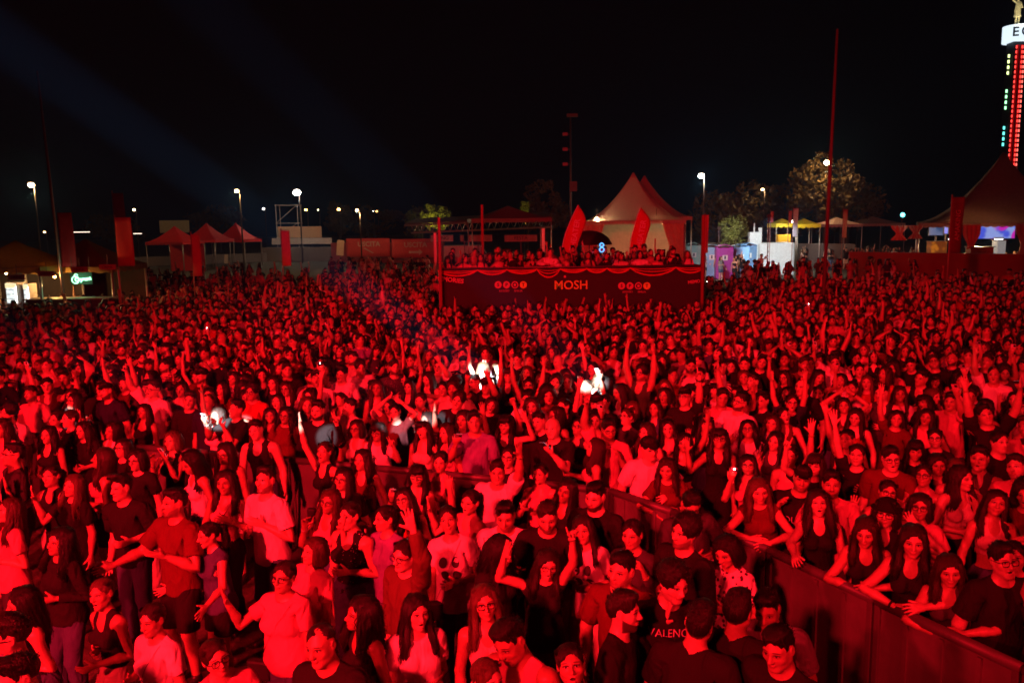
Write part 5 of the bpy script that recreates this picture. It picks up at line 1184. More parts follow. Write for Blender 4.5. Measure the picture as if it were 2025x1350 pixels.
# head pixel, sex, hair, hair colour, top, colour, arm on image left, arm on image right, options
TABLE = '''
18 1243 m short dark tee purple down down g y=-.9
50 1312 m quiff black tee white down down y=-.5 p=.35
62 1172 f long black tank black hang belly y=-.8
118 1064 f wavy black shirt black down belly y=-.3
215 1168 f back fair tank black belly belly m y=-.5
305 1220 f back dark tee white belly down y=-.6 p=.2
440 1282 f back brown tee pink face face g y=.5
345 990 m short black tee maroon outlow clap b=.6 y=-.5
425 1052 f tail black vest denim outlow outlow m y=-.7 under=crop
527 947 m short dark tee white belly chest b=.7 y=-.6
253 958 m quiff dark tee black down belly y=-.3
142 955 f long fair tee black wave down y=-.4
13 1008 f long red tee pink down belly y=-.8
195 902 f long brown tank pink down belly y=-.9
101 940 f tail dark tank black wave down y=-.2
441 950 f long dark tank pink chest chest y=-.2
97 857 f wavy black tank black belly down y=-.1
166 845 f wavy dark tee black belly belly y=-.2
215 847 f bob dark tank white down belly y=-.6
276 905 f bob black tee black down down g y=-.2
22 897 m short black tee dgrey down down g y=-.8
241 884 f bob dark tee black down down g y=-.3
8 842 f wavy brown tee pink down down y=-.3
282 811 f long black tube black down down y=-.2
451 890 f long dark tank pink wave down g y=-.1
456 806 m short black tee black phone phone y=-.7
340 870 f bob fair tank black face phone y=-.3
390 905 f long black tank white belly down y=-.7 p=.4
562 1138 f back dark tee pink wave down g f=.26 y=-.5
604 1088 f bob red tee pink down down y=-.6
663 1260 m buzz dark vtee black down down y=-.35 h=1.76
728 1205 f wavy black tank black down belly y=-.9
817 1206 f long black vtee white down belly m y=.35 f=.1
964 1187 f long fair tank cream down down g y=.1 f=.06
693 1016 f back dark tank black down belly m f=.24 y=-.5 pat=dots
764 1022 f tail black tee purple peace hang y=-.7
806 1088 m back dark shirt brown down up g y=-.8
897 1028 f tail black tee white down belly y=-.2 print=faces
977 1078 f wavy black shirt black down down y=.9 p=.35
998 1009 m quiff black tee white down belly b=.6 y=-.1 p=.25
924 986 f tail black tank pink wave down m y=-.8
805 985 f long black tank red phone down g y=-.4
648 985 f long red tank pink face down g y=-.5
684 944 f long black vtee black down belly g y=-.3
965 1336 f back fair tank pink down down y=.8
1032 1250 m short black tank pink down down y=-.6 p=.5
1075 1104 f long dark vest black upbent uppoint g m y=.0
1080 1010 m short brown tee black down belly b=.8 y=-.2 p=.35
1115 966 f long black tank black down down y=-.6
1178 976 m short black tee black belly down b=1 y=-.6 p=.25
1167 1042 f long dark tee white belly belly y=-.3 print=faces bc=cream
1258 1050 f tail black shirt dgrey down face y=-.6
1352 1045 m curly black shirt black belly down b=.7 y=-.8
1368 985 m short black tee dgrey cross cross y=.3 p=.6
1471 968 f long fair vest maroon rail rail y=-.3
1438 1078 f bob black tee white down belly y=-.9 p=.5 pat=floral
1311 1140 m curly black tee black down belly y=.2 p=.3 print=VALENCIA
1231 1115 m short black tee maroon down chest b=.5 y=-.7
1216 1206 m short dark tee black down wave b=1 y=1.2
1374 1222 m short black tee black down chest y=2.6
1458 1203 m short black tee black chest down y=2.5 h=1.82
1527 1186 m quiff black tee grey down down y=-.4 p=.2
1549 1262 m short black tee black belly down y=-.9 p=.35
1135 1312 f back black tank black down down m y=-.4 p=-.3
1576 943 m cap black tee black face down b=.6 y=-.3 print=DSQUARED
1615 992 f wavy dark tank black railout hang m y=-.2
1641 1051 f long brown tank black rail rail y=-.3
1758 1066 f long dark tank black rail rail y=-.4
1872 1138 f long brown tank dgrey rail rail y=-.5
1745 1010 f hat black tank black down head g y=-.5 hair2=bob
1819 1000 f bob dark tee pink down chest g y=-.4
1889 940 f long dark crop cream belly face y=.2
1964 994 f long dark crop cream hang face y=-.3
1940 1104 m short black tee black down down g m y=-.1
2018 1100 f back black tank pink down down y=-.3
2003 1192 f bob black tee black up down y=-.8 p=.4
1638 958 m short black tee pink down down b=.9 y=-.4
1746 968 f back dark tank pink wave down g y=-.2
1101 842 m bald dark tee black down phone y=-.5 f=.1
1074 829 m short black shirt black down down y=-.4
1282 852 f long brown tank pink wave down y=-.7
1171 883 f long brown tank pink cupd down y=-1.4
1196 843 m short black tee pink upfist face g b=.8 y=-.3
1277 884 m cap black tee white down rail y=.1
1272 920 f long brown tee maroon rail rail y=-.1
1352 870 f long black tube black down up y=-.1
1417 865 f bangs black tank black wave down g y=-.2
1321 844 f long black tank pink down down y=-.4
1391 837 f bangs dark tank black down down y=-.2
1425 782 m short dark tee pink down upbent y=-.3
1482 847 f wavy black tee white down chest g y=-.5
1483 918 f long black tank pink phone face g y=-.5
1049 785 m short black tee white down down y=-.2
1085 780 m afro black tee red down face y=-.1 m
1013 838 f bangs black tank pink down upfist y=-.2
1028 888 f back dark tee black down down g y=-.4
1070 935 f back dark tank pink clap clap y=-.3
519 844 m short dark tank black down down y=-.4
645 892 f tail brown tank black up down m y=-.6
622 832 f wavy brown vest white down down g y=-.1
596 817 m short black shirt black down peace b=1 y=-.3
539 818 f long dark tank cream down down y=-.4
720 906 f wavy dark tank maroon down down y=-.3
816 932 f bangs black tank pink phone down g y=-.3
865 909 f back black tank pink down wave y=-.5
814 862 f bangs black tube cream down down m y=-.2
707 847 f bob dark tank cream face down g y=-.3
738 850 f bangs dark tee white down peace g y=-.2 pat=dots
935 830 m short black tee purple phone down y=-.1 h=1.82
979 925 m short dark tee white down up y=-.3
845 829 f long dark tee grey down down y=-.5 pat=stripe
873 862 f wavy brown tank pink chest down y=-.8
785 812 f back black tee maroon overhead overhead y=-.1
1005 832 f bangs black tank black down upbent y=-.2
904 754 f curly black tank black reach down y=-.6
1959 818 m short black tee black up up y=-.3 h=1.8
1684 866 f back dark tank black uphigh down y=-.4
1674 800 f long dark tank maroon overhead overhead y=-.3
1754 897 m short dark tee maroon down clap g m y=-.4
1715 902 f tail dark tee black uphigh chest y=-.6 p=-.2
1935 902 m short black tank dgrey down belly m y=-.5
1819 936 f back dark tank pink down down g y=-.6
1855 914 f long black tank black down down y=-.3
1974 870 m back black shirt black down down y=-.2
1895 925 f back fair tank pink down face y=-.3
1852 863 f tail dark tee black down down g y=-.6
1803 884 f bangs black shirt black down down y=-.4
1767 824 f bob black tee maroon up down y=-.2
1565 899 f tail dark tank pink down up m y=-.5
1609 914 f bangs dark tee black horn down y=-.3
1606 718 m short black tee pink down down y=-.2
1590 759 m buzz dark tee black down down y=-.7
1808 716 m short black tee black down down y=-.6 p=.3
1285 690 m short dark tee black down down b=1 y=-.2
955 728 f long fair tank white up down y=-.2
1180 752 f wavy fair tank white chest down y=-.4
1185 790 m cap black tee black down phone y=-.3
965 760 m cap black tee black phonehi phonehi y=-.3
430 822 f long brown tank white up down y=-.6
125 818 f back dark tank white down down y=-.3
145 828 f back brown vest black down down y=-.5
50 780 m short black tee pink down down b=.7 y=-.2
220 770 m cap black tee navy down down b=.9 y=-.5
330 765 f tail black tank black phone down y=-1.0
'''
def parse(line):
    w = line.split(); sp = dict(px=float(w[0]), py=float(w[1]), sex=w[2], hair=w[3], hairc=w[4], top=w[5], topc=w[6], armL=w[7], armR=w[8], table=True)
    for o in w[9:]:
        if o == 'g': sp['glasses'] = 1
        elif o == 'm': sp['mouth'] = 1
        else:
            k, v = o.split('=')
            if k == 'y': sp['yaw'] = float(v)
            elif k == 'p': sp['hpitch'] = float(v)
            elif k == 'b': sp['beard'] = float(v)
            elif k == 'f': sp['fat'] = float(v)
            elif k == 'h': sp['h'] = float(v)
            elif k == 'bc': sp['botc'] = v
            else: sp[k] = v
    return sp
def seg_dist(x, y, a, b):
    ax, ay, bx, by = a.x, a.y, b.x, b.y; dx, dy = bx - ax, by - ay; t = max(0, min(1, ((x - ax) * dx + (y - ay) * dy) / (dx * dx + dy * dy)))
    qx, qy = ax + t * dx, ay + t * dy; return math.hypot(x - qx, y - qy), qx, qy, dx, dy
def rail_near(x, y):
    best = (9, 0, 0, 1, 0)
    for P_ in (RAIL_R, RAIL_L):
        for a, b in zip(P_[:-1], P_[1:]):
            r = seg_dist(x, y, a, b)
            if r[0] < best[0]: best = r
    return best
RNG = random.Random(20)
def finish(sp, i):
    r = random.Random(1000 + i); sp['rng'] = r; sp['seed'] = i
    sp.setdefault('h', r.gauss(1.645, .04) if sp['sex'] == 'f' else r.gauss(1.765, .04))
    sp.setdefault('skin', SKINS[r.choices(range(5), (4, 4, 3, 3, 1))[0]])
    sp.setdefault('hairc', 'dark'); sp.setdefault('bottom', r.choices(('trousers', 'shorts', 'skirt'), (6, 4, 1 if sp['sex'] == 'f' else 0))[0]); sp.setdefault('botc', r.choice(('black', 'denim', 'dgrey', 'denim', 'cream', 'black')))
    sp.setdefault('hyaw', r.gauss(0, .16)); sp['hpitch'] = sp.get('hpitch', 0) + r.gauss(-.10, .07); sp.setdefault('hroll', r.gauss(0, .09))
    sp.setdefault('lean', .25 if 'rail' in (sp['armL'], sp['armR']) else r.gauss(.03, .05)); sp.setdefault('side', r.gauss(0, .06)); sp.setdefault('twist', r.gauss(0, .08)); sp.setdefault('knee', r.uniform(.02, .2))
    return sp
PEOPLE = []
for i, ln in enumerate(TABLE.strip().splitlines()):
    sp = finish(parse(ln), i); p = on_plane(sp['px'], sp['py'], .945 * sp['h']); sp['x'], sp['y'] = p.x, p.y
    PEOPLE.append(sp)
# keep table people off each other and clear of the rails
for it in range(30):
    for i, a in enumerate(PEOPLE):
        for b in PEOPLE[i + 1:]:
            dx, dy = b['x'] - a['x'], b['y'] - a['y']; d = math.hypot(dx, dy)
            if d < .34:
                k = (.34 - d) / 2 / max(d, .01); a['x'] -= dx * k * .5; a['y'] -= dy * k; b['x'] += dx * k * .5; b['y'] += dy * k
    for a in PEOPLE:
        d, qx, qy, dx, dy = rail_near(a['x'], a['y']); onrail = 'rail' in (a['armL'], a['armR'])
        if onrail or d < .40:
            nx, ny = -dy, dx; l = math.hypot(nx, ny); nx, ny = nx / l, ny / l
            s = 1 if ((a['x'] - qx) * nx + (a['y'] - qy) * ny) > 0 else -1
            if onrail: s = 1 if ny > 0 else -1
            k = .34 if onrail else .42; a['x'], a['y'] = qx + nx * s * k, qy + ny * s * k

def rand_person(r):
    f = r.random() < .64; sp = dict(sex='f' if f else 'm')
    if f:
        sp['hair'] = r.choices(('long', 'wavy', 'bangs', 'bob', 'tail', 'bun', 'back', 'afro'), (34, 20, 10, 8, 14, 5, 6, 2))[0]; sp['top'] = r.choices(('tank', 'crop', 'tee', 'vtee', 'tube', 'vest', 'croptee', 'shirt'), (32, 10, 28, 8, 6, 5, 6, 4))[0]
        sp['hairc'] = r.choices(('black', 'dark', 'brown', 'fair', 'red'), (30, 34, 22, 9, 4))[0]
    else:
        sp['hair'] = r.choices(('short', 'quiff', 'curly', 'buzz', 'cap', 'back', 'bald'), (46, 18, 12, 9, 8, 4, 2))[0]; sp['top'] = r.choices(('tee', 'vtee', 'shirt', 'tank', 'vest'), (70, 8, 10, 9, 2))[0]
        sp['hairc'] = r.choices(('black', 'dark', 'brown'), (44, 40, 14))[0]; sp['beard'] = r.choice((0, 0, .5, .9))
    sp['topc'] = r.choices(('black', 'white', 'pink', 'dgrey', 'grey', 'maroon', 'red', 'cream', 'navy', 'purple', 'denim', 'green'), (44, 13, 10, 6, 4, 6, 4, 6, 4, 2, 2, 1))[0]
    if r.random() < .10 and sp['top'] in ('tee', 'vtee', 'tank'): sp['pat'] = r.choice(('floral', 'stripe', 'dots'))
    k = r.choices(('plain', 'one', 'both', 'phone'), (58, 20, 8, 8))[0]
    calm = ('down', 'down', 'down', 'hang', 'belly', 'cupd', 'belly', 'cross'); lively = ('up', 'upfist', 'uppoint', 'upbent', 'wave', 'wave', 'face', 'chest', 'peace', 'uphigh', 'reach', 'horn', 'head')
    sp['armL'], sp['armR'] = r.choice(calm), r.choice(calm)
    if k == 'one': sp[r.choice(('armL', 'armR'))] = r.choice(lively)
    elif k == 'both': sp['armL'] = sp['armR'] = r.choice(('clap', 'up', 'overhead', 'clap', 'chest', 'upbent', 'phone'))
    elif k == 'phone': sp[r.choice(('armL', 'armR'))] = r.choice(('phone', 'phonehi'))
    if r.random() < .17: sp['glasses'] = 1
    if r.random() < .42: sp['mouth'] = 1
    return sp
def face_stage(x, y, r): return math.atan2(-6.5 - x, y + 3.0) * .8 + r.gauss(0, .30)
# fill the field behind with a dense, thinning crowd
cell = {}
def near_ok(x, y, rad):
    cx, cy = int(math.floor(x / .8)), int(math.floor(y / .8)); n = int(rad / .8) + 1
    for i in range(cx - n, cx + n + 1):
        for j in range(cy - n, cy + n + 1):
            for (qx, qy) in cell.get((i, j), ()):
                if (qx - x) ** 2 + (qy - y) ** 2 < rad * rad: return False
    return True
def put(x, y): cell.setdefault((int(math.floor(x / .8)), int(math.floor(y / .8))), []).append((x, y))
for sp in PEOPLE: put(sp['x'], sp['y'])
xl = lambda px, d: at(px, 500, d).x
FILL = []
def back_edge(px):   # how far the packed crowd reaches, by image column
    return 30 if px < 240 else (48 if px < 860 else (PD - .45 if px < 1400 else 37))
def in_pit(x, y):
    d, qx, qy, dx, dy = rail_near(x, y); return ((x - qx) * -dy + (y - qy) * dx) * (1 if dx > 0 else -1) < 0
tries = 0
while tries < 52000 and len(FILL) < 1620:
    tries += 1; d = math.sqrt(RNG.uniform(3.4 ** 2, 48 ** 2)); x = RNG.uniform(-.68, .68) * d; px, py = px_of((x, d, 1.6))
    if px < -60 or px > 2085 or py > 1500: continue
    if d > back_edge(px): continue
    rad = .42 if d < 10.5 else (.43 if d < 25 else .45 + .03 * (d - 25))
    rn = rail_near(x, d)
    if rn[0] < .42 or not near_ok(x, d, rad): continue
    if d < 10.4:
        if px > 1150 and in_pit(x, d): continue
        hpx = px_of((x, d, 1.60)); clear = FPX * .20 / d
        if any(abs(hpx[0] - q['px']) < clear * 1.0 and -clear * 1.5 < hpx[1] - q['py'] < clear * 4.0 for q in PEOPLE): continue
    put(x, d); FILL.append((x, d))
n0 = len(PEOPLE)
for i, (x, y) in enumerate(FILL):
    r = random.Random(5000 + i); sp = finish(rand_person(r), 5000 + i); sp['x'], sp['y'] = x, y; sp['yaw'] = face_stage(x, y, r); PEOPLE.append(sp)
# people on the viewing platform
PZ = 1.475; PPL = []
for row in range(6):
    x = PLAT[0] + .3
    while x < PLAT[1] - .25:
        r = random.Random(9000 + len(PPL)); sp = finish(rand_person(r), 9000 + len(PPL)); sp['x'] = x + r.uniform(-.08, .08); sp['y'] = PD + .42 + row * .62 + r.uniform(-.1, .1); sp['z'] = PZ; sp['yaw'] = face_stage(x, PD, r)
        if row == 0 and r.random() < .5: sp['armL'] = sp['armR'] = 'rail'
        if r.random() < .88: PPL.append(sp)
        x += r.uniform(.40, .62)
# thin groups standing beyond the field
for px, d, n in ((300, 46, 8), (470, 52, 10), (700, 60, 14), (820, 58, 8), (1500, 46, 14), (1460, 55, 8), (1600, 48, 10), (1720, 47, 12), (1850, 47.5, 8), (1950, 52, 10), (2000, 53, 8), (1560, 66, 6), (1680, 64, 16), (1740, 66, 14), (120, 27.2, 5), (190, 27, 4)):
    for k in range(n):
        r = random.Random(12000 + len(PPL)); sp = finish(rand_person(r), 12000 + len(PPL)); sp['x'] = xl(px, d) + r.uniform(-1.6, 1.6) * d / 50; sp['y'] = d + r.uniform(-2, 2) * (d > 30); sp['yaw'] = r.uniform(-1.5, 1.5); PPL.append(sp)
PEOPLE += PPL

# ---- the nearest 300 are individuals, the rest read as one mass
PEOPLE.sort(key=lambda s: s['y'] if -40 < px_of((s['x'], s['y'], 1.5))[0] < 2065 else s['y'] + 60)
IND, REST = PEOPLE[:300], PEOPLE[300:]
HAIRW = {'long': 'long-haired', 'wavy': 'wavy-haired', 'bangs': 'fringe-haired', 'bob': 'bob-haired', 'tail': 'ponytailed', 'bun': 'bun-haired', 'back': 'tied-back-haired', 'short': 'short-haired', 'quiff': 'quiffed', 'buzz': 'crop-haired', 'curly': 'curly-haired', 'afro': 'bushy-haired', 'cap': 'cap-wearing', 'hat': 'sun-hatted', 'bald': 'bald'}
TOPW = {'tee': 'T-shirt', 'vtee': 'V-neck T-shirt', 'shirt': 'long-sleeved shirt', 'vest': 'sleeveless shirt', 'croptee': 'cropped T-shirt', 'tank': 'tank top', 'crop': 'crop top', 'tube': 'bandeau top'}
TCW = {'black': 'black', 'white': 'white', 'pink': 'pale', 'dgrey': 'dark grey', 'grey': 'grey', 'maroon': 'dark red', 'red': 'red', 'cream': 'pale', 'navy': 'dark', 'purple': 'mauve', 'denim': 'denim', 'green': 'dark', 'brown': 'brown', 'blue': 'blue'}
def pose_word(sp):
    A = (sp['armL'], sp['armR']); UP = ('up', 'uphigh', 'upfist', 'uppoint', 'upbent', 'horn')
    if 'rail' in A or 'railout' in A: return 'leaning on barrier'
    if A[0] in UP and A[1] in UP: return 'both arms raised'
    if A == ('overhead', 'overhead'): return 'hands joined overhead'
    if 'phone' in A or 'phonehi' in A: return 'holding phone'
    if 'uppoint' in A: return 'one finger raised'
    if A[0] in UP or A[1] in UP: return 'one arm raised'
    if 'peace' in A: return 'two fingers up'
    if 'wave' in A: return 'one hand lifted'
    if 'clap' in A: return 'hands together'
    if 'face' in A: return 'hand at face'
    if 'head' in A: return 'hand behind head'
    if 'reach' in A: return 'one arm outstretched'
    if 'cupd' in A: return 'one forearm out'
    return 'arms low'
def zone(sp):
    x, y = sp['x'], sp['y']; px = px_of((x, y, 1.5))[0]
    side = 'far left' if px < 330 else ('left' if px < 720 else ('centre' if px < 1180 else ('right' if px < 1620 else 'far right')))
    d, qx, qy, dx, dy = rail_near(x, y); pit = ((x - qx) * -dy + (y - qy) * dx) * (1 if dx > 0 else -1) < 0
    band = 'front pit' if pit else ('behind barrier' if d < 1.5 else ('middle crowd' if y < 13 else 'far crowd'))
    return band + ', ' + side
def base_label(sp):
    hc = {'fair': 'fair ', 'red': 'reddish '}.get(sp['hairc'], '') if sp['hair'] not in ('cap', 'hat', 'bald') else ''
    return '%s%s person%s, %s%s %s, %s, %s' % (hc, HAIRW[sp['hair']], ', glasses' if sp.get('glasses') else '', TCW[sp['topc']], {'floral': ' patterned', 'stripe': ' striped', 'dots': ' dotted'}.get(sp.get('pat'), ''), TOPW[sp['top']], pose_word(sp), zone(sp))
lab = {}
for sp in IND: lab.setdefault(base_label(sp), []).append(sp)
for b, L_ in lab.items():
    L_.sort(key=lambda s_: px_of((s_['x'], s_['y'], 1.5))[0])
    for k, s_ in enumerate(L_): s_['label'] = b if len(L_) == 1 else b + ', %s from left' % ORD[k]
for sp in IND:
    if len(sp['label'].split()) > 16: sp['label'] = sp['label'].replace(', glasses', '').replace(' from left', ' leftwards')
EXTRA = {(1311, 1140): 'curly-haired person in black T-shirt lettered VALENCIA, head bowed', (1576, 943): 'bearded person in black cap and black T-shirt lettered DSQUARED', (215, 1168): 'singing person with fair tied-back hair in black tank top, front left'}
PHONES = []
def phone(sp, side, case, word, glowing=False):
    s = 0 if side == 'R' else 1; H = sp['_hands'][s]; S, E, W = sk(sp['sex']); c = W + .105 * A0 + .020 * N0; ax, wd, th = A0.copy(), T0.copy(), N0.copy()
    if s: c, ax, wd, th = [v * np.array([-1, 1, 1]) for v in (c, ax, wd, th)]
    M = np.eye(4); M[:3, 0], M[:3, 1], M[:3, 2], M[:3, 3] = wd, th, ax, c
    if np.linalg.det(M[:3, :3]) < 0: M[:3, 0] *= -1
    t = thing('phone', word, 'phone', group='phones held up in the crowd'); t.matrix_world = H @ Matrix(M.tolist())
    MB().box((0, 0, 0), (.074, .009, .152)).build('case', case, t, bevel=.004); MB().box((0, .0052, 0), (.068, .0012, .145)).build('screen', glow('phone_screen', (.6, .65, .8), .7), t)
    cb = MB().box((.016, -.006, .050), (.034, .004, .036)).build('camera_bump', mat('phone_dark', (.03, .03, .03), .3), t, bevel=.001)
    for z in (.042, .058): MB().tube([(.016, -.008, z), (.016, -.0105, z)], .0065, 10).build('lens', mat('lens_black', (.01, .01, .012), .08), cb)
    if glowing: MB().tube([(.004, -.008, .06), (.004, -.0105, .06)], .006, 8).build('flash', glow('phone_flash', (1, .97, .92), 60), t)
cases = [mat('case_white', (.7, .68, .68), .4), mat('case_pink', (.6, .3, .35), .4), mat('case_black', (.03, .03, .03), .35), mat('case_silver', (.5, .5, .52), .3, .5)]
# chest prints are real lettering laid on the shirt and bent with it
def chest_print(sp, root, word, size=.085, zc=1.235):
    V, F, Wt = tpl(sp['top'], sp['sex'], 0); bvh = BVHTree.FromPolygons([tuple(v) for v in V], [tuple(f) for f in F])
    m = mat('shirt_print', (.62, .58, .56), .7, bumpd=0); md = mat('shirt_print_dark', (.03, .025, .025), .7, bumpd=0)
    if word == 'faces':
        vs, fs = [], []
        for cx, cz in ((-.055, zc + .05), (.055, zc + .05), (-.05, zc - .06), (.055, zc - .06)):
            b = len(vs); vs.append((cx, cz)); vs += [(cx + .036 * math.cos(k * .3927), cz + .042 * math.sin(k * .3927)) for k in range(16)]; fs += [(b, b + 1 + k, b + 1 + (k + 1) % 16) for k in range(16)]
            b = len(vs); 
        m = md
    else:
        o = text_part('tmp', word, size, m, None, (0, 0, 0), extrude=0); vs = [(v.co.x, v.co.y + zc) for v in o.data.vertices]; fs = [tuple(p_.vertices) for p_ in o.data.polygons]; bpy.data.objects.remove(o)
    P3 = []
    for x, z in vs:
        h = bvh.ray_cast(Vector((x, -.6, z)), Vector((0, 1, 0))); P3.append((x, (h[0].y if h[0] else -.12) - .006, z))
    P3 = np.array(P3, np.float32); Wp = weights(P3, sp['sex']); Q = skin_apply(P3, Wp, sp['_T'])
    me = bpy.data.meshes.new('shirt_print'); me.from_pydata([tuple(q) for q in Q], [], fs); me.materials.append(m); o = bpy.data.objects.new('shirt_print', me); COL.objects.link(o); o.parent = next((k for k in root.children if 'shirt' in k.name), root)
def shoulder_bag(sp, root, label, color=(.02, .02, .022)):
    V, F, Wt = tpl(sp['top'], sp['sex'], 0); f_ = 1 + sp.get('fat', 0); bvh = BVHTree.FromPolygons([tuple(v) for v in V], [tuple(f) for f in F]); m = mat('bag_%d' % int(color[0] * 999), color, .6); P3, fs = [], []
    for i in range(15):
        u = i / 14; x, z = .085 - .235 * u, 1.43 - .50 * u
        for dz in (-.011, .011):
            h = bvh.ray_cast(Vector((x + dz * .5, -.6, z + dz)), Vector((0, 1, 0))); yy = h[0].y if h[0] else -.03
            P3.append(((x + dz * .5) * f_, (yy * (1 + sp.get('fat', 0) * 1.3) - .007), z + dz))
    fs = [(2 * i, 2 * i + 1, 2 * i + 3, 2 * i + 2) for i in range(14)]; P3 = np.array(P3, np.float32); Q = skin_apply(P3, weights(P3, sp['sex']), sp['_T'])
    t = thing('shoulder_bag', label, 'bag'); t.matrix_world = matrix_of(sp)
    me = bpy.data.meshes.new('strap'); me.from_pydata([tuple(q) for q in Q], [], fs); me.materials.append(m); o = bpy.data.objects.new('strap', me); COL.objects.link(o); o.parent = t; k = o.modifiers.new('thickness', 'SOLIDIFY'); k.thickness = .004
    e = Q[-1]; MB().box((e[0] - .02, e[1] - .02, e[2] - .10), (.20, .07, .17), .3).build('pouch', m, t, bevel=.02)
BAGS = {(562, 1138): 'black crossbody bag worn by the person in a pale T-shirt and glasses', (305, 1220): 'thin-strapped dark bag on the white T-shirt at front left', (441, 950): 'crossbody bag worn by the long-haired person behind the denim vest', (897, 1028): 'dark crossbody strap bag on the face-print white T-shirt', (645, 892): 'crossbody bag on the singing person with one arm thrown up', (1758, 1066): 'crossbody bag on a person leaning on the right barrier'}
nph = 0
for rank, sp in enumerate(IND):
    lb = EXTRA.get((int(sp.get('px', 0)), int(sp.get('py', 0)))) or sp['label']
    root = build_person(sp, 0 if rank < 80 else 1, lb, 'people in the crowd')
    bk = (int(sp.get('px', 0)), int(sp.get('py', 0)))
    if bk in BAGS: shoulder_bag(sp, root, BAGS[bk])
    if sp.get('print'): chest_print(sp, root, sp['print'], *((.068, 1.315) if sp['print'] == 'VALENCIA' else (.085, 1.235)))
    if sp.get('under') and rank < 80:
        V, F, Wt = tpl(sp['under'], sp['sex'], 0); T_, _ = sp['_T'], 0; me = set_mesh('crop_top', skin_apply(V, Wt, T_), F, {'rest': V, 'Col': rgba(CLOTHC['cream'], 0, len(V))}); me.materials.append(MATS['cloth']); o = bpy.data.objects.new('crop_top', me); COL.objects.link(o); o.parent = root
    for side in ('L', 'R'):
        if sp['arm' + side] in ('phone', 'phonehi') and (side == 'L' or sp['armL'] not in ('phone', 'phonehi')):
            nph += 1; cn = nph % 4; phone(sp, side, cases[cn], ('%s phone of ' % ['white', 'pink', 'black', 'silver'][cn] + lb.replace(', holding phone', '')), nph % 9 == 4)
# the mass behind
def crowd_mass(P_):
    Vs, Fs, Rs, Cs, Ms = [], [], [], [], []; off = 0; keys = ['skin', 'hair', 'cloth', 'floral', 'stripe', 'dots']
    for sp in P_:
        parts, T_, hands = person_parts(sp, 2); M = np.array(matrix_of(sp)); sp['_hands'] = [Matrix((M @ h[0]).tolist()) for h in hands]
        for name, V, F, R, C, mk in parts:
            used = np.unique(F); rem = np.zeros(len(V), np.int32); rem[used] = np.arange(len(used)); V = V[used] @ M[:3, :3].T + M[:3, 3]
            Vs.append(V); Fs.append(rem[F] + off); Rs.append(R[used]); Cs.append(C[used]); Ms.append(np.full(len(F), keys.index(mk), np.int32)); off += len(V)
    me = set_mesh('crowd', np.concatenate(Vs), np.concatenate(Fs), {'rest': np.concatenate(Rs), 'Col': np.concatenate(Cs)})
    for k in keys: me.materials.append(MATS[k])
    me.polygons.foreach_set('material_index', np.concatenate(Ms)); o = bpy.data.objects.new('crowd', me); COL.objects.link(o); o['kind'] = 'stuff'; o['label'] = 'packed crowd stretching back to the platform and fences'; o['category'] = 'crowd'
FAR = [sp for sp in REST if -80 < px_of((sp['x'], sp['y'], 1.5))[0] < 2110]
def far_phone(px, py, case, word, fl):
    best = min((sp for sp in FAR if 'fp' not in sp), key=lambda s_: math.hypot(px_of((s_['x'], s_['y'], s_.get('z', 0) + 1.95))[0] - px, (px_of((s_['x'], s_['y'], s_.get('z', 0) + 1.95))[1] - py) * 1.5))
    best['armR'] = 'phonehi'; best['fp'] = (case, word, fl)
for px, py, k, word, fl in ((1410, 549, 0, 'phone with its flash shining at the right end of the platform', True), (1516, 668, 0, 'pale phone held high right of centre in the far crowd', False), (1950, 695, 3, 'silver phone held up near the right edge', False), (535, 645, 0, 'white phone above the far crowd left of centre', False), (399, 633, 0, 'small bright phone in the far left crowd', True), (487, 636, 3, 'silver phone in the far left crowd', False), (1125, 670, 0, 'white phone held up right of the lit person', False), (1580, 597, 0, 'bright phone far back on the right', True), (1192, 578, 1, 'pink phone just below the platform banner', False), (640, 638, 0, 'white phone held up left of the smoke', False), (1490, 615, 1, 'pink phone far back right of the platform', False)):
    far_phone(px, py, cases[k], word, fl)
crowd_mass(FAR)
for sp in FAR:
    if 'fp' in sp: phone(sp, 'R', sp['fp'][0], sp['fp'][1], sp['fp'][2])
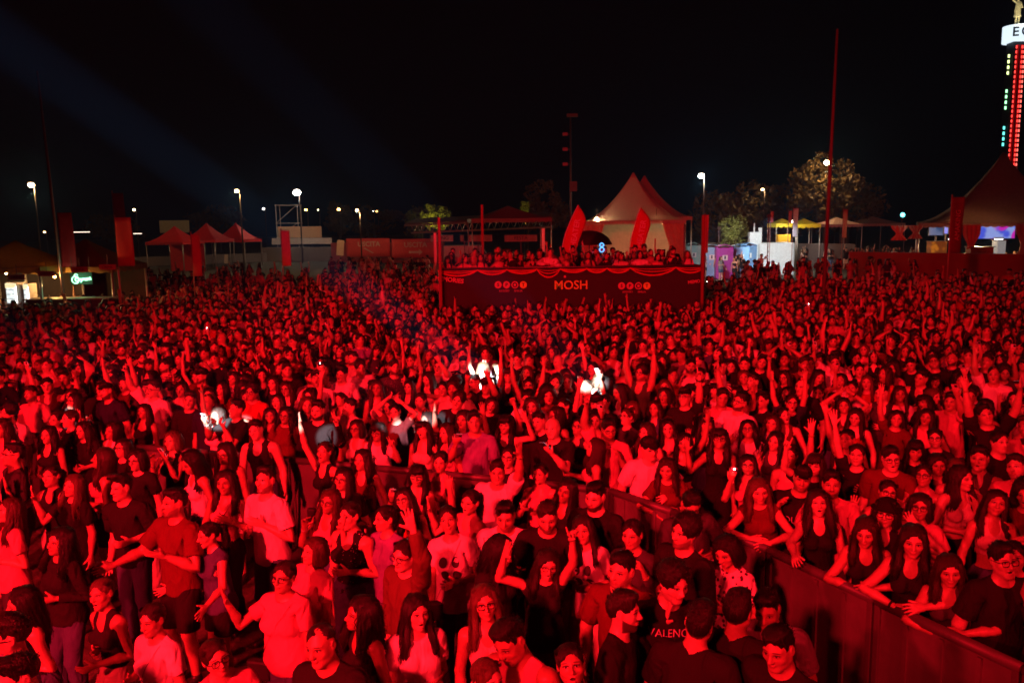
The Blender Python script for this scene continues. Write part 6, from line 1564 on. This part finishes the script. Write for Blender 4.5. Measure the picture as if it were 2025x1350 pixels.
# glowing blue figure held up on the platform, dark parasol behind it
p = at(1190, 490, PD + 1.3); t = thing('light_up_figure', 'glowing blue figure eight of lights held above the platform crowd', 'light', p); bl = glow('blue_lights', (.08, .4, 1.0), 2.2)
for cz, r in ((.085, .06), (-.06, .07)): MB().tube([(r * math.cos(k * .45), 0, cz + r * math.sin(k * .45)) for k in range(15)], .018, 6).build('light_loop', bl, t, True)
MB().tube([(0, .01, -.19), (0, .01, -.75)], .012, 6).build('stick', dkm, t)
def parasol(px, py, dep, r, label, color):
    q = at(px, py, dep); t = thing('parasol', label, 'parasol', (q.x, dep, 0)); m = mat('parasol_%d' % int(color[0] * 999), color, .8)
    MB().grid(lambda u, v: (r * math.sin(v * 1.35) * math.cos(u * 6.2832), r * math.sin(v * 1.35) * math.sin(u * 6.2832), q.z - r * .75 + r * .75 * math.cos(v * 1.35)), 20, 8).build('canopy', m, t, True, thick=.01); MB().tube([(0, 0, 0), (0, 0, q.z)], .025, 6).build('pole', dkm, t)
    for k in range(8): MB().tube([(r * math.sin(v * .27) * math.cos(k * .785), r * math.sin(v * .27) * math.sin(k * .785), q.z - r * .75 + r * .75 * math.cos(v * .27) - .02) for v in range(6)], .008, 4).build('rib', dkm, t)
parasol(1165, 456, 34, .95, 'dark domed parasol behind the left feather flag', (.03, .03, .035))
# pale statue on top of the ride: a plain robed figure
sp = dict(sex='f', hair='bun', top='shirt', topc='cream', armL='upbent', armR='cross', bottom='skirt', rng=random.Random(3), seed=3, skin=(.6, .5, .3), h=3.9, x=STATUE[0], y=STATUE[1], z=STATUE[2], yaw=.1); parts, T_, hs = person_parts(sp, 1)
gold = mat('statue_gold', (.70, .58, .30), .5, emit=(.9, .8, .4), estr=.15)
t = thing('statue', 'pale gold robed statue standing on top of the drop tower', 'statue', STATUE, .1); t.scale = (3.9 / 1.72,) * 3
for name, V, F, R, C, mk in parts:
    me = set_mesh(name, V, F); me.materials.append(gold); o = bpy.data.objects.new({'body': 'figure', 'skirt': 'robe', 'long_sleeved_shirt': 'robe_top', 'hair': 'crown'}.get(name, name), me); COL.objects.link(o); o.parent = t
lp = spot('statue_lamp', (STATUE[0] - 1, STATUE[1] - 4, STATUE[2] - 1), (STATUE[0], STATUE[1], STATUE[2] + 2.5), 900, (1, .9, .6), 60, .5, .2)

# ------------------------------------------------------------------ smoky air over the field
m = bpy.data.materials.new('haze'); N, L = nodes_of(m); N.remove(N['Principled BSDF']); v = N.new('ShaderNodeVolumePrincipled'); v.inputs['Color'].default_value = (.14, .46, 1, 1); v.inputs['Density'].default_value = .0011; v.inputs['Anisotropy'].default_value = .25; L.new(v.outputs[0], N['Material Output'].inputs['Volume'])
hz = MB().box((0, 120, 29), (470, 330, 60)).build('haze', m); hz['kind'] = 'stuff'; hz['label'] = 'thin stage smoke hanging over the whole field'; hz['category'] = 'haze'
